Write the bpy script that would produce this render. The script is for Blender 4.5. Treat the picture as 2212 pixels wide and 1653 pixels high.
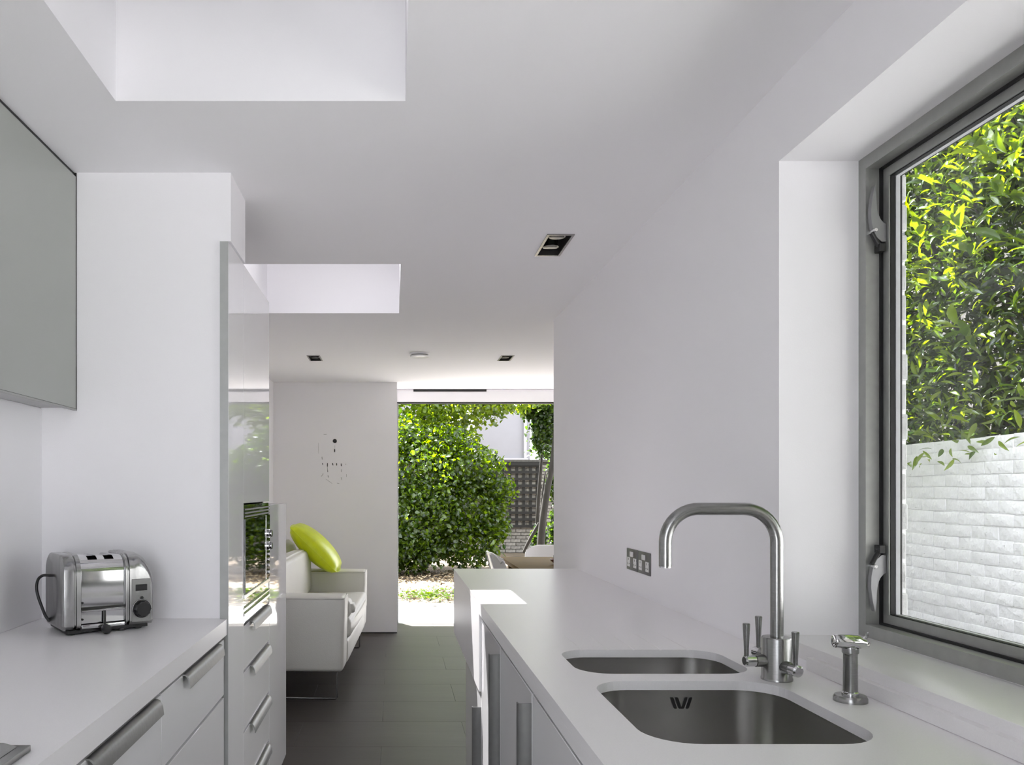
import bpy, bmesh, math, random
import numpy as np
from mathutils import Vector, Matrix

random.seed(7)
rng = np.random.default_rng(11)
for o in list(bpy.data.objects):
    bpy.data.objects.remove(o, do_unlink=True)
SC = bpy.context.scene
COL = SC.collection

# ------------------------------------------------------------------ camera
FPX = 1750.0          # focal length in pixels of the 2212 x 1653 frame
CAMZ = 1.349
cam_d = bpy.data.cameras.new('camera')
cam_d.sensor_width = 36.0
cam_d.lens = 36.0 * FPX / 2212.0
cam_d.shift_x = (1106.0 - 851.0) / 2212.0
cam_d.shift_y = (1060.0 - 826.5) / 2212.0
cam_d.clip_start = 0.02
cam = bpy.data.objects.new('camera', cam_d)
cam.location = (0, 0, CAMZ)
cam.rotation_euler = (math.radians(90), 0, 0)
COL.objects.link(cam)
SC.camera = cam

# ------------------------------------------------------------------ sky, sun, exposure
world = bpy.data.worlds.new('sky')
SC.world = world
world.use_nodes = True
wn = world.node_tree.nodes
bg = wn['Background']
bg.inputs['Color'].default_value = (0.92, 0.93, 1.0, 1)
bg.inputs['Strength'].default_value = 3.0
sun_d = bpy.data.lights.new('sun', 'SUN')
sun_d.energy = 24.0
sun_d.angle = math.radians(0.53)
sun_d.color = (1.0, 0.98, 0.955)
sun = bpy.data.objects.new('sun', sun_d)
SUN = Vector((0.313, -0.50, -1.0)).normalized()
sun.rotation_euler = SUN.to_track_quat('-Z', 'Y').to_euler()
sun.location = (-3, 12, 9)
COL.objects.link(sun)
SC.view_settings.view_transform = 'Standard'
SC.view_settings.look = 'None'
SC.view_settings.exposure = 1.20
SC.view_settings.gamma = 1.0
SC.view_settings.use_curve_mapping = False
SC.cycles.max_bounces = 18
SC.cycles.diffuse_bounces = 16
SC.cycles.glossy_bounces = 6
SC.cycles.transparent_max_bounces = 16
SC.cycles.sample_clamp_indirect = 6.0
SC.cycles.caustics_reflective = False
SC.cycles.caustics_refractive = False

# ------------------------------------------------------------------ materials
def mat(name, color, rough=0.5, metal=0.0, spec=0.5, noise=None, bump=None, coat=0.0, rnd=0.0, aniso=None):
    """noise=(scale, amount) colour variation; bump=(scale, strength); rnd = value change by object"""
    m = bpy.data.materials.new(name)
    m.use_nodes = True
    nt = m.node_tree
    b = nt.nodes['Principled BSDF']
    b.inputs['Base Color'].default_value = (*color, 1)
    b.inputs['Roughness'].default_value = rough
    b.inputs['Metallic'].default_value = metal
    b.inputs['Specular IOR Level'].default_value = spec
    b.inputs['Coat Weight'].default_value = coat
    b.inputs['Coat Roughness'].default_value = 0.03
    tc = nt.nodes.new('ShaderNodeTexCoord')
    src = None
    if noise:
        mp = nt.nodes.new('ShaderNodeMapping')
        if aniso:
            mp.inputs['Scale'].default_value = aniso
        nt.links.new(tc.outputs['Object'], mp.inputs[0])
        n = nt.nodes.new('ShaderNodeTexNoise')
        n.inputs['Scale'].default_value = noise[0]
        n.inputs['Detail'].default_value = 5
        nt.links.new(mp.outputs[0], n.inputs['Vector'])
        r = nt.nodes.new('ShaderNodeValToRGB')
        a = noise[1]
        r.color_ramp.elements[0].position = 0.3
        r.color_ramp.elements[1].position = 0.7
        r.color_ramp.elements[0].color = (*[max(0, c * (1 - a)) for c in color], 1)
        r.color_ramp.elements[1].color = (*[min(1, c * (1 + a)) for c in color], 1)
        nt.links.new(n.outputs['Fac'], r.inputs[0])
        src = r.outputs[0]
    if rnd:
        oi = nt.nodes.new('ShaderNodeObjectInfo')
        hs = nt.nodes.new('ShaderNodeHueSaturation')
        mr = nt.nodes.new('ShaderNodeMapRange')
        mr.inputs['To Min'].default_value = 1 - rnd
        mr.inputs['To Max'].default_value = 1 + rnd
        nt.links.new(oi.outputs['Random'], mr.inputs['Value'])
        nt.links.new(mr.outputs[0], hs.inputs['Value'])
        if src:
            nt.links.new(src, hs.inputs['Color'])
        else:
            hs.inputs['Color'].default_value = (*color, 1)
        src = hs.outputs[0]
    if src:
        nt.links.new(src, b.inputs['Base Color'])
    if bump:
        n2 = nt.nodes.new('ShaderNodeTexNoise')
        n2.inputs['Scale'].default_value = bump[0]
        n2.inputs['Detail'].default_value = 4
        mp2 = nt.nodes.new('ShaderNodeMapping')
        if aniso:
            mp2.inputs['Scale'].default_value = aniso
        nt.links.new(tc.outputs['Object'], mp2.inputs[0])
        nt.links.new(mp2.outputs[0], n2.inputs['Vector'])
        bp = nt.nodes.new('ShaderNodeBump')
        bp.inputs['Strength'].default_value = bump[1]
        bp.inputs['Distance'].default_value = 0.01
        nt.links.new(n2.outputs['Fac'], bp.inputs['Height'])
        nt.links.new(bp.outputs[0], b.inputs['Normal'])
    return m

def glass_mat(name, tint=(0.97, 0.985, 0.98), ior=1.45):
    m = bpy.data.materials.new(name)
    m.use_nodes = True
    nt = m.node_tree
    nt.nodes.remove(nt.nodes['Principled BSDF'])
    out = nt.nodes['Material Output']
    tr = nt.nodes.new('ShaderNodeBsdfTransparent')
    tr.inputs[0].default_value = (*tint, 1)
    gl = nt.nodes.new('ShaderNodeBsdfGlossy')
    gl.inputs['Roughness'].default_value = 0.0
    lw = nt.nodes.new('ShaderNodeLayerWeight')      # Schlick reflectance, same from both sides of the pane
    lw.inputs['Blend'].default_value = 0.5
    pw = nt.nodes.new('ShaderNodeMath'); pw.operation = 'POWER'; pw.inputs[1].default_value = 5.0
    fr = nt.nodes.new('ShaderNodeMath'); fr.operation = 'MULTIPLY_ADD'
    fr.inputs[1].default_value = 0.96; fr.inputs[2].default_value = 0.04
    nt.links.new(lw.outputs['Facing'], pw.inputs[0])
    nt.links.new(pw.outputs[0], fr.inputs[0])
    mx = nt.nodes.new('ShaderNodeMixShader')
    nt.links.new(fr.outputs[0], mx.inputs[0])
    nt.links.new(tr.outputs[0], mx.inputs[1])
    nt.links.new(gl.outputs[0], mx.inputs[2])
    nt.links.new(mx.outputs[0], out.inputs[0])
    return m

def leaf_mat(name, dark, light, trans=0.45, gloss=0.06, rough=0.3, tval=1.7):
    m = bpy.data.materials.new(name)
    m.use_nodes = True
    nt = m.node_tree
    nt.nodes.remove(nt.nodes['Principled BSDF'])
    out = nt.nodes['Material Output']
    geo = nt.nodes.new('ShaderNodeNewGeometry')
    oi = nt.nodes.new('ShaderNodeObjectInfo')
    add = nt.nodes.new('ShaderNodeMath'); add.operation = 'ADD'
    fra = nt.nodes.new('ShaderNodeMath'); fra.operation = 'FRACT'
    nt.links.new(geo.outputs['Random Per Island'], add.inputs[0])
    nt.links.new(oi.outputs['Random'], add.inputs[1])
    nt.links.new(add.outputs[0], fra.inputs[0])
    ramp = nt.nodes.new('ShaderNodeValToRGB')
    ramp.color_ramp.elements[0].color = (*dark, 1)
    ramp.color_ramp.elements[1].color = (*light, 1)
    nt.links.new(fra.outputs[0], ramp.inputs[0])
    di = nt.nodes.new('ShaderNodeBsdfDiffuse')
    tl = nt.nodes.new('ShaderNodeBsdfTranslucent')
    hs = nt.nodes.new('ShaderNodeHueSaturation')
    hs.inputs['Hue'].default_value = 0.485
    hs.inputs['Saturation'].default_value = 1.1
    hs.inputs['Value'].default_value = tval
    nt.links.new(ramp.outputs[0], di.inputs[0])
    nt.links.new(ramp.outputs[0], hs.inputs['Color'])
    nt.links.new(hs.outputs[0], tl.inputs[0])
    mx = nt.nodes.new('ShaderNodeMixShader'); mx.inputs[0].default_value = trans
    nt.links.new(di.outputs[0], mx.inputs[1]); nt.links.new(tl.outputs[0], mx.inputs[2])
    gl = nt.nodes.new('ShaderNodeBsdfGlossy'); gl.inputs['Roughness'].default_value = rough
    gl.inputs[0].default_value = (0.9, 0.95, 1, 1)
    mx2 = nt.nodes.new('ShaderNodeMixShader'); mx2.inputs[0].default_value = gloss
    nt.links.new(mx.outputs[0], mx2.inputs[1]); nt.links.new(gl.outputs[0], mx2.inputs[2])
    nt.links.new(mx2.outputs[0], out.inputs[0])
    return m

M = {}
M['paint'] = mat('white_wall_paint', (0.925, 0.915, 0.935), 0.85, spec=0.2, bump=(260, 0.03))
M['ceil'] = mat('white_ceiling_paint', (0.925, 0.915, 0.935), 0.9, spec=0.15, bump=(220, 0.02))
M['worktop'] = mat('pale_composite_worktop', (0.86, 0.845, 0.855), 0.30, spec=0.45, noise=(400, 0.02))
M['gloss'] = mat('gloss_white_lacquer', (0.89, 0.885, 0.90), 0.03, spec=0.5, noise=(2, 0.005))
M['edge'] = mat('grey_panel_edge', (0.42, 0.43, 0.42), 0.3, noise=(30, 0.04))
M['carcass'] = mat('cabinet_carcass', (0.5, 0.5, 0.5), 0.6, noise=(20, 0.03))
M['dark'] = mat('dark_recess', (0.03, 0.03, 0.03), 0.6, noise=(40, 0.1))
M['glasspanel'] = mat('grey_green_glass_front', (0.37, 0.385, 0.36), 0.08, spec=0.6, noise=(1.5, 0.01))
M['splash'] = mat('white_glass_splashback', (0.89, 0.885, 0.90), 0.04, spec=0.5, noise=(2, 0.004))
M['steel'] = mat('brushed_steel', (0.31, 0.31, 0.305), 0.26, metal=1.0, noise=(60, 0.10), aniso=(1, 1, 12))
M['sink'] = mat('satin_stainless', (0.50, 0.495, 0.485), 0.24, metal=1.0, noise=(90, 0.08), aniso=(1, 1, 14))
M['handle'] = mat('satin_nickel', (0.24, 0.24, 0.236), 0.42, metal=1.0, noise=(90, 0.06))
M['pull'] = mat('grey_door_pull', (0.13, 0.13, 0.128), 0.42, metal=0.6, noise=(60, 0.05))
M['chrome'] = mat('polished_chrome', (0.66, 0.66, 0.67), 0.06, metal=1.0, noise=(5, 0.02))
M['cap'] = mat('brushed_end_casting', (0.42, 0.42, 0.42), 0.22, metal=1.0, noise=(25, 0.22), aniso=(1, 6, 0.3))
M['black'] = mat('black_plastic', (0.012, 0.012, 0.013), 0.35, noise=(60, 0.2))
M['blackglass'] = mat('black_oven_glass', (0.006, 0.006, 0.007), 0.02, spec=0.8, coat=0.5, noise=(3, 0.1))
M['ovensteel'] = mat('oven_trim_steel', (0.62, 0.62, 0.62), 0.22, metal=1.0, noise=(60, 0.05))
M['alu'] = mat('anodised_aluminium', (0.36, 0.365, 0.35), 0.38, metal=0.45, noise=(40, 0.05))
M['catch'] = mat('satin_lever', (0.30, 0.30, 0.31), 0.4, metal=0.7, noise=(40, 0.04))
M['plate'] = mat('dark_steel_plate', (0.16, 0.16, 0.16), 0.35, metal=0.8, noise=(40, 0.06))
M['aludark'] = mat('dark_frame_metal', (0.045, 0.045, 0.045), 0.4, metal=0.4, noise=(40, 0.1))
M['spacer'] = mat('pale_glazing_spacer', (0.75, 0.75, 0.78), 0.4, noise=(80, 0.03))
M['gasket'] = mat('black_rubber_gasket', (0.008, 0.008, 0.009), 0.55, noise=(60, 0.2))
M['glass'] = glass_mat('window_glass', (0.955, 0.965, 0.96))
M['roofglass'] = glass_mat('dimming_roof_glass', (0.22, 0.22, 0.225))  # tint made up to dim daylight through the near rooflight
M['roofglass_light'] = glass_mat('light_dimming_glass', (0.52, 0.52, 0.525))  # lighter made-up tint, dims daylight through the far rooflight
M['white_plastic'] = mat('white_plastic', (0.82, 0.82, 0.82), 0.3, noise=(30, 0.01))
M['floor'] = mat('dark_stone_tile', (0.050, 0.044, 0.039), 0.46, spec=0.32, noise=(1.6, 0.16), bump=(9, 0.04), rnd=0.07, aniso=(0.6, 3, 1))
M['grout'] = mat('dark_grout', (0.055, 0.052, 0.047), 0.8, noise=(40, 0.1))
M['leather'] = mat('cream_leather', (0.66, 0.655, 0.61), 0.42, spec=0.4, noise=(4, 0.02), bump=(160, 0.10))
M['lime'] = mat('lime_green_satin', (0.62, 0.73, 0.003), 0.34, spec=0.5, noise=(9, 0.12), bump=(40, 0.12))
M['shell'] = mat('white_chair_shell', (0.80, 0.80, 0.81), 0.35, noise=(10, 0.01))
M['oak'] = mat('oiled_oak', (0.090, 0.052, 0.012), 0.7, spec=0.08, noise=(7, 0.22), aniso=(1, 12, 1))
M['bowlwood'] = mat('red_brown_wood', (0.12, 0.035, 0.015), 0.35, noise=(12, 0.3))
M['brickwhite'] = mat('white_painted_brick', (0.88, 0.88, 0.89), 0.8, spec=0.2, noise=(30, 0.05), bump=(38, 0.8), rnd=0.03)
def crack(m, sc, thr, dark):
    nt = m.node_tree
    b = nt.nodes['Principled BSDF']
    src = b.inputs['Base Color'].links[0].from_socket
    tc = nt.nodes.new('ShaderNodeTexCoord'); oi = nt.nodes.new('ShaderNodeObjectInfo')
    mp = nt.nodes.new('ShaderNodeMapping'); mp.inputs['Scale'].default_value = (1, .35, 1.6)
    ad = nt.nodes.new('ShaderNodeVectorMath'); ad.operation = 'ADD'
    mu = nt.nodes.new('ShaderNodeMath'); mu.operation = 'MULTIPLY'; mu.inputs[1].default_value = 40
    nt.links.new(oi.outputs['Random'], mu.inputs[0])
    nt.links.new(tc.outputs['Object'], mp.inputs[0]); nt.links.new(mp.outputs[0], ad.inputs[0]); nt.links.new(mu.outputs[0], ad.inputs[1])
    n = nt.nodes.new('ShaderNodeTexNoise'); n.inputs['Scale'].default_value = sc; n.inputs['Detail'].default_value = 6; n.inputs['Roughness'].default_value = .7
    nt.links.new(ad.outputs[0], n.inputs['Vector'])
    r = nt.nodes.new('ShaderNodeValToRGB'); r.color_ramp.elements[0].position = thr; r.color_ramp.elements[1].position = thr + .03
    nt.links.new(n.outputs['Fac'], r.inputs[0])
    mx = nt.nodes.new('ShaderNodeMix'); mx.data_type = 'RGBA'
    nt.links.new(r.outputs[0], mx.inputs['Factor']); nt.links.new(src, mx.inputs['A'])
    mx.inputs['B'].default_value = (*dark, 1)
    nt.links.new(mx.outputs['Result'], b.inputs['Base Color'])
crack(M['brickwhite'], 34, .66, (.30, .30, .31))
M['mortarwhite'] = mat('white_painted_mortar', (0.84, 0.84, 0.85), 0.9, spec=0.1, noise=(60, 0.10), bump=(70, 0.5))
M['brickgrey'] = mat('grey_stock_brick', (0.10, 0.096, 0.09), 0.9, spec=0.1, noise=(18, 0.3), bump=(60, 0.4), rnd=0.25)
M['brickgarden'] = mat('pale_stock_brick', (0.23, 0.22, 0.205), 0.9, spec=0.1, noise=(18, 0.25), bump=(60, 0.4), rnd=0.2)
M['mortar'] = mat('dark_mortar', (0.09, 0.086, 0.08), 0.95, noise=(30, 0.2))
M['trellis'] = mat('weathered_dark_timber', (0.009, 0.0085, 0.008), 0.75, noise=(25, 0.25), aniso=(1, 1, 6))
M['bark'] = mat('rough_bark', (0.022, 0.020, 0.017), 0.9, noise=(14, 0.4), bump=(30, 0.9), aniso=(1, 1, 0.2))
M['render'] = mat('white_house_render', (0.21, 0.21, 0.225), 0.85, noise=(3, 0.03))
M['rendertrim'] = mat('white_house_trim', (0.30, 0.30, 0.315), 0.6, noise=(3, 0.03))
M['paving'] = mat('white_limestone', (0.32, 0.318, 0.32), 0.75, noise=(6, 0.07), bump=(40, 0.1), rnd=0.05)
M['bounce_ground'] = mat('pale_bounce_ground', (0.46, 0.455, 0.45), 0.8, noise=(6, 0.07))
M['passage'] = mat('dark_passage_paving', (0.06, 0.06, 0.057), 0.9, noise=(6, 0.2))
M['pavestone'] = mat('weathered_paving', (0.30, 0.28, 0.245), 0.9, noise=(9, 0.25), bump=(30, 0.4), rnd=0.15)
M['soil'] = mat('garden_soil', (0.10, 0.075, 0.05), 0.95, noise=(6, 0.4), bump=(20, 0.7))
M['litter'] = leaf_mat('dry_leaf_litter', (0.16, 0.11, 0.06), (0.46, 0.39, 0.27), 0.1, 0.02)
M['leaf_bush'] = leaf_mat('bush_leaf', (0.006, 0.019, 0.002), (0.060, 0.102, 0.007), 0.50, 0.035, 0.33, 2.9)
M['leaf_tree'] = leaf_mat('tree_leaf', (0.042, 0.082, 0.008), (0.125, 0.175, 0.018), 0.54, 0.05, 0.35, 3.0)
M['leaf_dark'] = leaf_mat('dark_tree_leaf', (0.009, 0.024, 0.004), (0.035, 0.064, 0.008), 0.45, 0.04, 0.35, 2.8)
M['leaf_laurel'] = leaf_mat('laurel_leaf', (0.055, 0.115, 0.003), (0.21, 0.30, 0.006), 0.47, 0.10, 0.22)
M['leaf_laurel_shaded'] = leaf_mat('laurel_leaf_shaded', (0.010, 0.026, 0.005), (0.050, 0.090, 0.008), 0.35, 0.06, 0.25)  # shade inside the shrub put into a darker leaf colour
M['leaf_weed'] = leaf_mat('weed_leaf', (0.07, 0.14, 0.012), (0.16, 0.25, 0.025), 0.35, 0.04)
M['ink'] = mat('black_ink', (0.012, 0.012, 0.012), 0.5, noise=(50, 0.2))
M['inkgrey'] = mat('grey_ink', (0.22, 0.22, 0.21), 0.6, noise=(50, 0.2))
M['blind'] = mat('white_sun_cutter', (0.72, 0.72, 0.72), 0.9, noise=(60, 0.03))  # for the sheet added under the far rooflight to trim the sun
M['concrete'] = mat('grey_flat_roof', (0.35, 0.35, 0.35), 0.9, noise=(6, 0.1))

# ------------------------------------------------------------------ mesh helpers
def B():
    return bmesh.new()

def box(bm, x0, x1, y0, y1, z0, z1):
    r = bmesh.ops.create_cube(bm, size=1.0)
    for v in r['verts']:
        v.co = Vector((x0 + (v.co.x + .5) * (x1 - x0), y0 + (v.co.y + .5) * (y1 - y0), z0 + (v.co.z + .5) * (z1 - z0)))
    return r['verts']

def loft(bm, loops, cap0=True, cap1=True, closed=True):
    rows = [[bm.verts.new(p) for p in lp] for lp in loops]
    n = len(rows[0])
    for a, b in zip(rows[:-1], rows[1:]):
        for i in range(n if closed else n - 1):
            j = (i + 1) % n
            bm.faces.new((a[i], a[j], b[j], b[i]))
    if cap0:
        bm.faces.new(list(reversed(rows[0])))
    if cap1:
        bm.faces.new(rows[-1])
    return rows

def frame_of(t):
    t = t.normalized()
    a = Vector((0, 0, 1)) if abs(t.z) < 0.9 else Vector((1, 0, 0))
    u = t.cross(a).normalized()
    return u, t.cross(u).normalized()

def tube(bm, pts, r, n=12, caps=True):
    pts = [Vector(p) for p in pts]
    rs = r if isinstance(r, (list, tuple)) else [r] * len(pts)
    loops = []
    u = None
    for i, p in enumerate(pts):
        t = (pts[min(i + 1, len(pts) - 1)] - pts[max(i - 1, 0)]).normalized()
        if u is None:
            u, v = frame_of(t)
        else:
            u = (u - t * u.dot(t)).normalized()
        v = t.cross(u)
        loops.append([p + (u * math.cos(a) + v * math.sin(a)) * rs[i] for a in [2 * math.pi * k / n for k in range(n)]])
    loft(bm, loops, caps, caps)

def lathe(bm, prof, c=(0, 0, 0), n=24, axis='z'):
    """prof: list of (radius, height)"""
    c = Vector(c)
    loops = []
    for r, h in prof:
        lp = []
        for k in range(n):
            a = 2 * math.pi * k / n
            x, y = r * math.cos(a), r * math.sin(a)
            q = {'z': (x, y, h), 'x': (h, x, y), 'y': (y, h, x)}[axis]
            lp.append(c + Vector(q))
        loops.append(lp)
    loft(bm, loops)

def rrect(cx, cy, hx, hy, r, n=6):
    pts = []
    for sx, sy, a0 in ((1, 1, 0), (-1, 1, 90), (-1, -1, 180), (1, -1, 270)):
        for k in range(n + 1):
            a = math.radians(a0 + 90 * k / n)
            pts.append((cx + sx * (hx - r) + r * math.cos(a), cy + sy * (hy - r) + r * math.sin(a)))
    return pts

def empty(name, loc=(0, 0, 0), rz=0.0):
    o = bpy.data.objects.new(name, None)
    o.empty_display_size = 0.05
    o.location = loc
    o.rotation_euler = (0, 0, rz)
    COL.objects.link(o)
    return o

def tag(o, label=None, cat=None, group=None, kind=None):
    if label: o['label'] = label
    if cat: o['category'] = cat
    if group: o['group'] = group
    if kind: o['kind'] = kind
    return o

def obj(name, bm, m, parent=None, bevel=None, smooth=None, loc=None):
    if bevel:
        w, s = bevel if isinstance(bevel, tuple) else (bevel, 2)
        ed = [e for e in bm.edges if len(e.link_faces) == 2 and e.calc_face_angle(0) > 0.5]
        bmesh.ops.bevel(bm, geom=ed, offset=w, segments=s, affect='EDGES', profile=0.5, clamp_overlap=True)
        if smooth is None:
            smooth = 40
    bmesh.ops.recalc_face_normals(bm, faces=bm.faces[:])
    me = bpy.data.meshes.new(name)
    bm.to_mesh(me)
    bm.free()
    me.materials.append(M[m] if isinstance(m, str) else m)
    if smooth:
        me.polygons.foreach_set('use_smooth', [True] * len(me.polygons))
        me.set_sharp_from_angle(angle=math.radians(smooth))
    o = bpy.data.objects.new(name, me)
    COL.objects.link(o)
    if parent is not None:
        o.parent = parent
    if loc is not None:
        o.location = loc
    return o

def bobj(name, dims, m, parent=None, bevel=None, **k):
    bm = B()
    box(bm, *dims)
    return obj(name, bm, m, parent, bevel, **k)

def struct(o):
    o['kind'] = 'structure'
    return o

def boolean_cut(o, cutters):
    for c in cutters:
        md = o.modifiers.new('cut', 'BOOLEAN')
        md.operation = 'DIFFERENCE'
        md.solver = 'EXACT'
        md.object = c
    bpy.context.view_layer.update()
    dg = bpy.context.evaluated_depsgraph_get()
    me = bpy.data.meshes.new_from_object(o.evaluated_get(dg))
    old = o.data
    o.modifiers.clear()
    o.data = me
    bpy.data.meshes.remove(old)
    for c in cutters:
        bpy.data.objects.remove(c, do_unlink=True)

def cutbox(*d):
    return bobj('cutter', d, 'dark')

def copy_tree(o, parent=None):
    c = o.copy()
    COL.objects.link(c)
    c.parent = parent
    for ch in list(o.children):
        copy_tree(ch, c)
    return c

# leaf shapes (unit length along +y, lying in xy)
def leaf_base(kind):
    if kind == 'long':
        ys = [0, .12, .32, .55, .78, 1.0]; ws = [.012, .075, .125, .125, .075, .0]
    elif kind == 'round':
        ys = [0, .2, .5, .8, 1.0]; ws = [.05, .27, .34, .24, .02]
    else:
        ys = [0, .35, .7, 1.0]; ws = [.06, .33, .26, .0]
    V, F = [], []
    for y, w in zip(ys, ws):
        z = 0.10 * math.sin(y * 2.6) - 0.16 * y * y
        V += [(-w, y, z + .35 * w), (0, y, z), (w, y, z + .35 * w)]
    for i in range(len(ys) - 1):
        a, b = 3 * i, 3 * i + 3
        F += [(a, a + 1, b + 1, b), (a + 1, a + 2, b + 2, b + 1)]
    return np.array(V, float), F

def rand_rots(n, up=0.55, r=rng):
    """rotation matrices; leaf normals lean upwards by `up`, tips point anywhere, a little down"""
    nrm = r.normal(size=(n, 3)); nrm /= np.linalg.norm(nrm, axis=1)[:, None]
    nrm = nrm * (1 - up) + np.array([0, 0, 1.0]) * up
    nrm /= np.linalg.norm(nrm, axis=1)[:, None]
    d = r.normal(size=(n, 3)); d[:, 2] -= 0.3
    d -= nrm * np.sum(d * nrm, axis=1)[:, None]
    d /= np.linalg.norm(d, axis=1)[:, None]
    x = np.cross(d, nrm)
    return np.stack([x, d, nrm], axis=2)

def leaf_mesh(name, pts, sizes, kind='simple', up=0.55):
    V, F = leaf_base(kind)
    n = len(pts)
    R = rand_rots(n, up)
    W = np.einsum('nij,kj->nki', R, V) * sizes[:, None, None] + pts[:, None, :]
    W = W.reshape(-1, 3)
    f = np.array(F)
    FF = (f[None] + (np.arange(n) * len(V))[:, None, None]).reshape(-1, 4)
    me = bpy.data.meshes.new(name)
    me.vertices.add(len(W)); me.vertices.foreach_set('co', W.ravel())
    me.loops.add(FF.size); me.loops.foreach_set('vertex_index', FF.ravel().astype(np.int32))
    me.polygons.add(len(FF))
    me.polygons.foreach_set('loop_start', np.arange(0, FF.size, 4, dtype=np.int32))
    me.update(calc_edges=True)
    me.polygons.foreach_set('use_smooth', np.ones(len(FF), bool))
    me.validate()
    return me

def leaf_obj(name, pts, sizes, m, parent=None, kind='simple', up=0.55):
    me = leaf_mesh(name, np.asarray(pts, float), np.asarray(sizes, float), kind, up)
    me.materials.append(M[m])
    o = bpy.data.objects.new(name, me)
    COL.objects.link(o)
    o.parent = parent
    return o

def blob_points(blobs, n, shell=0.55):
    """points in ellipsoids (cx,cy,cz,rx,ry,rz), denser towards the skin"""
    w = np.array([b[3] * b[4] + b[4] * b[5] + b[3] * b[5] for b in blobs]); w = w / w.sum()
    idx = rng.choice(len(blobs), size=n, p=w)
    bl = np.array(blobs)[idx]
    d = rng.normal(size=(n, 3)); d /= np.linalg.norm(d, axis=1)[:, None]
    r = shell + (1 - shell) * rng.random(n) + rng.normal(size=n) * 0.05
    return bl[:, :3] + d * bl[:, 3:] * r[:, None]

# ================================================================== SETTING
CEIL = 2.374
ROOF = 2.80
WT = 0.937            # worktop height
XL, XR = -1.14, 0.964
YB = 8.19             # outer plane of the garden opening
YN = -1.1             # wall behind the camera
XD = 2.60             # right wall of the dining area
SKY1 = (-0.732, 0.03, 0.55, 2.131)
SKY2 = (-0.732, 0.03, 3.665, 4.683)
DOWN = [(0.6675, 3.382, .11, .295), (-0.612, 6.262, .10, .25), (0.864, 6.262, .10, .25)]

# floor bed and tiles
floor = struct(bobj('floor', (XL, XD, YN, YB, -0.12, -0.012), 'grout'))
row = 0
y = 4.265 - 0.46 * 14
tile_cache = {}
while y < YB:
    y0, y1 = max(y, YN), min(y + 0.46, YB)
    off = -0.526 + (0.0 if row % 2 == 0 else 0.46)
    xs = [off + 0.92 * k for k in range(-2, 5)]
    xmax = XR if y1 < 4.7 else XD
    xmin = XL
    for xa in xs:
        x0, x1 = max(xa, xmin), min(xa + 0.92, xmax)
        if x1 - x0 < 0.04 or y1 - y0 < 0.04:
            continue
        key = (round(x1 - x0, 3), round(y1 - y0, 3))
        if key not in tile_cache:
            bm = B(); box(bm, 0.0005, key[0] - 0.0005, 0.0005, key[1] - 0.0005, -0.012, 0)
            t = obj('floor_tile', bm, 'floor', floor, bevel=(0.0006, 1), loc=(x0, y0, 0))
            tile_cache[key] = t.data
        else:
            t = bpy.data.objects.new('floor_tile', tile_cache[key]); COL.objects.link(t); t.parent = floor
            t.location = (x0, y0, 0)
    y += 0.46
    row += 1

# ceiling slab (L-shaped), with rooflight shafts and lamp recesses cut out
bm = B()
P = [(XL - .3, YN - .2), (1.29, YN - .2), (1.29, 4.6), (XD + .3, 4.6), (XD + .3, YB + 1.12), (XL - .3, YB + 1.12)]
loft(bm, [[(x, y, CEIL) for x, y in P], [(x, y, ROOF) for x, y in P]])
ceiling = struct(obj('ceiling', bm, 'ceil'))
cut = [cutbox(s[0], s[1], s[2], s[3], CEIL - .1, ROOF + .1) for s in (SKY1, SKY2)]
cut += [cutbox(c[0] - c[2] / 2 + .006, c[0] + c[2] / 2 - .006, c[1] - c[3] / 2 + .006, c[1] + c[3] / 2 - .006, CEIL - .1, CEIL + .075) for c in DOWN]
cut.append(cutbox(1.05, XD + .4, YB + .10, YB + 1.2, CEIL - .1, ROOF + .1))
cut.append(cutbox(XL - .4, 1.06, YB + .10, YB + 1.2, CEIL - .1, 2.50))    # unseen canopy outside, added to keep sun off the floor
boolean_cut(ceiling, cut)

# unseen eaves added along the side passage to cut sky light
struct(bobj('trim_4', (1.29, 1.66, YN - .2, 4.59, 2.56, ROOF), 'render'))
# walls
wl = struct(bobj('wall_left', (XL - .3, XL, YN, YB + .1, 0, CEIL), 'paint'))
wn_ = struct(bobj('wall_near', (XL, XR, YN - .2, YN, 0, CEIL), 'paint'))
boolean_cut(wn_, [cutbox(-1.02, 0.85, YN - .3, YN + .1, -.1, 2.28)])
d2 = struct(bobj('added_light_door', (-1.02, 0.85, YN - .14, YN - .06, 2.22, 2.28), 'aludark'))  # unseen glazed door added to bring in daylight from behind
for x in (-1.02, -.115, .79):
    bobj('stile', (x, x + .06, YN - .14, YN - .06, 0, 2.22), 'aludark', d2)
bobj('pane', (-.96, -.115, YN - .105, YN - .095, 0, 2.22), 'glass', d2)
bobj('pane', (-.055, .79, YN - .105, YN - .095, 0, 2.22), 'glass', d2)
wr = struct(bobj('wall_right', (XR, 1.235, YN, 4.89, 0, CEIL), 'paint'))
WY0, WY1, WZ0, WZ1 = 0.55, 2.028, 0.952, 2.174
boolean_cut(wr, [cutbox(XR - .1, 1.4, WY0, WY1, WZ0, WZ1)])
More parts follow.
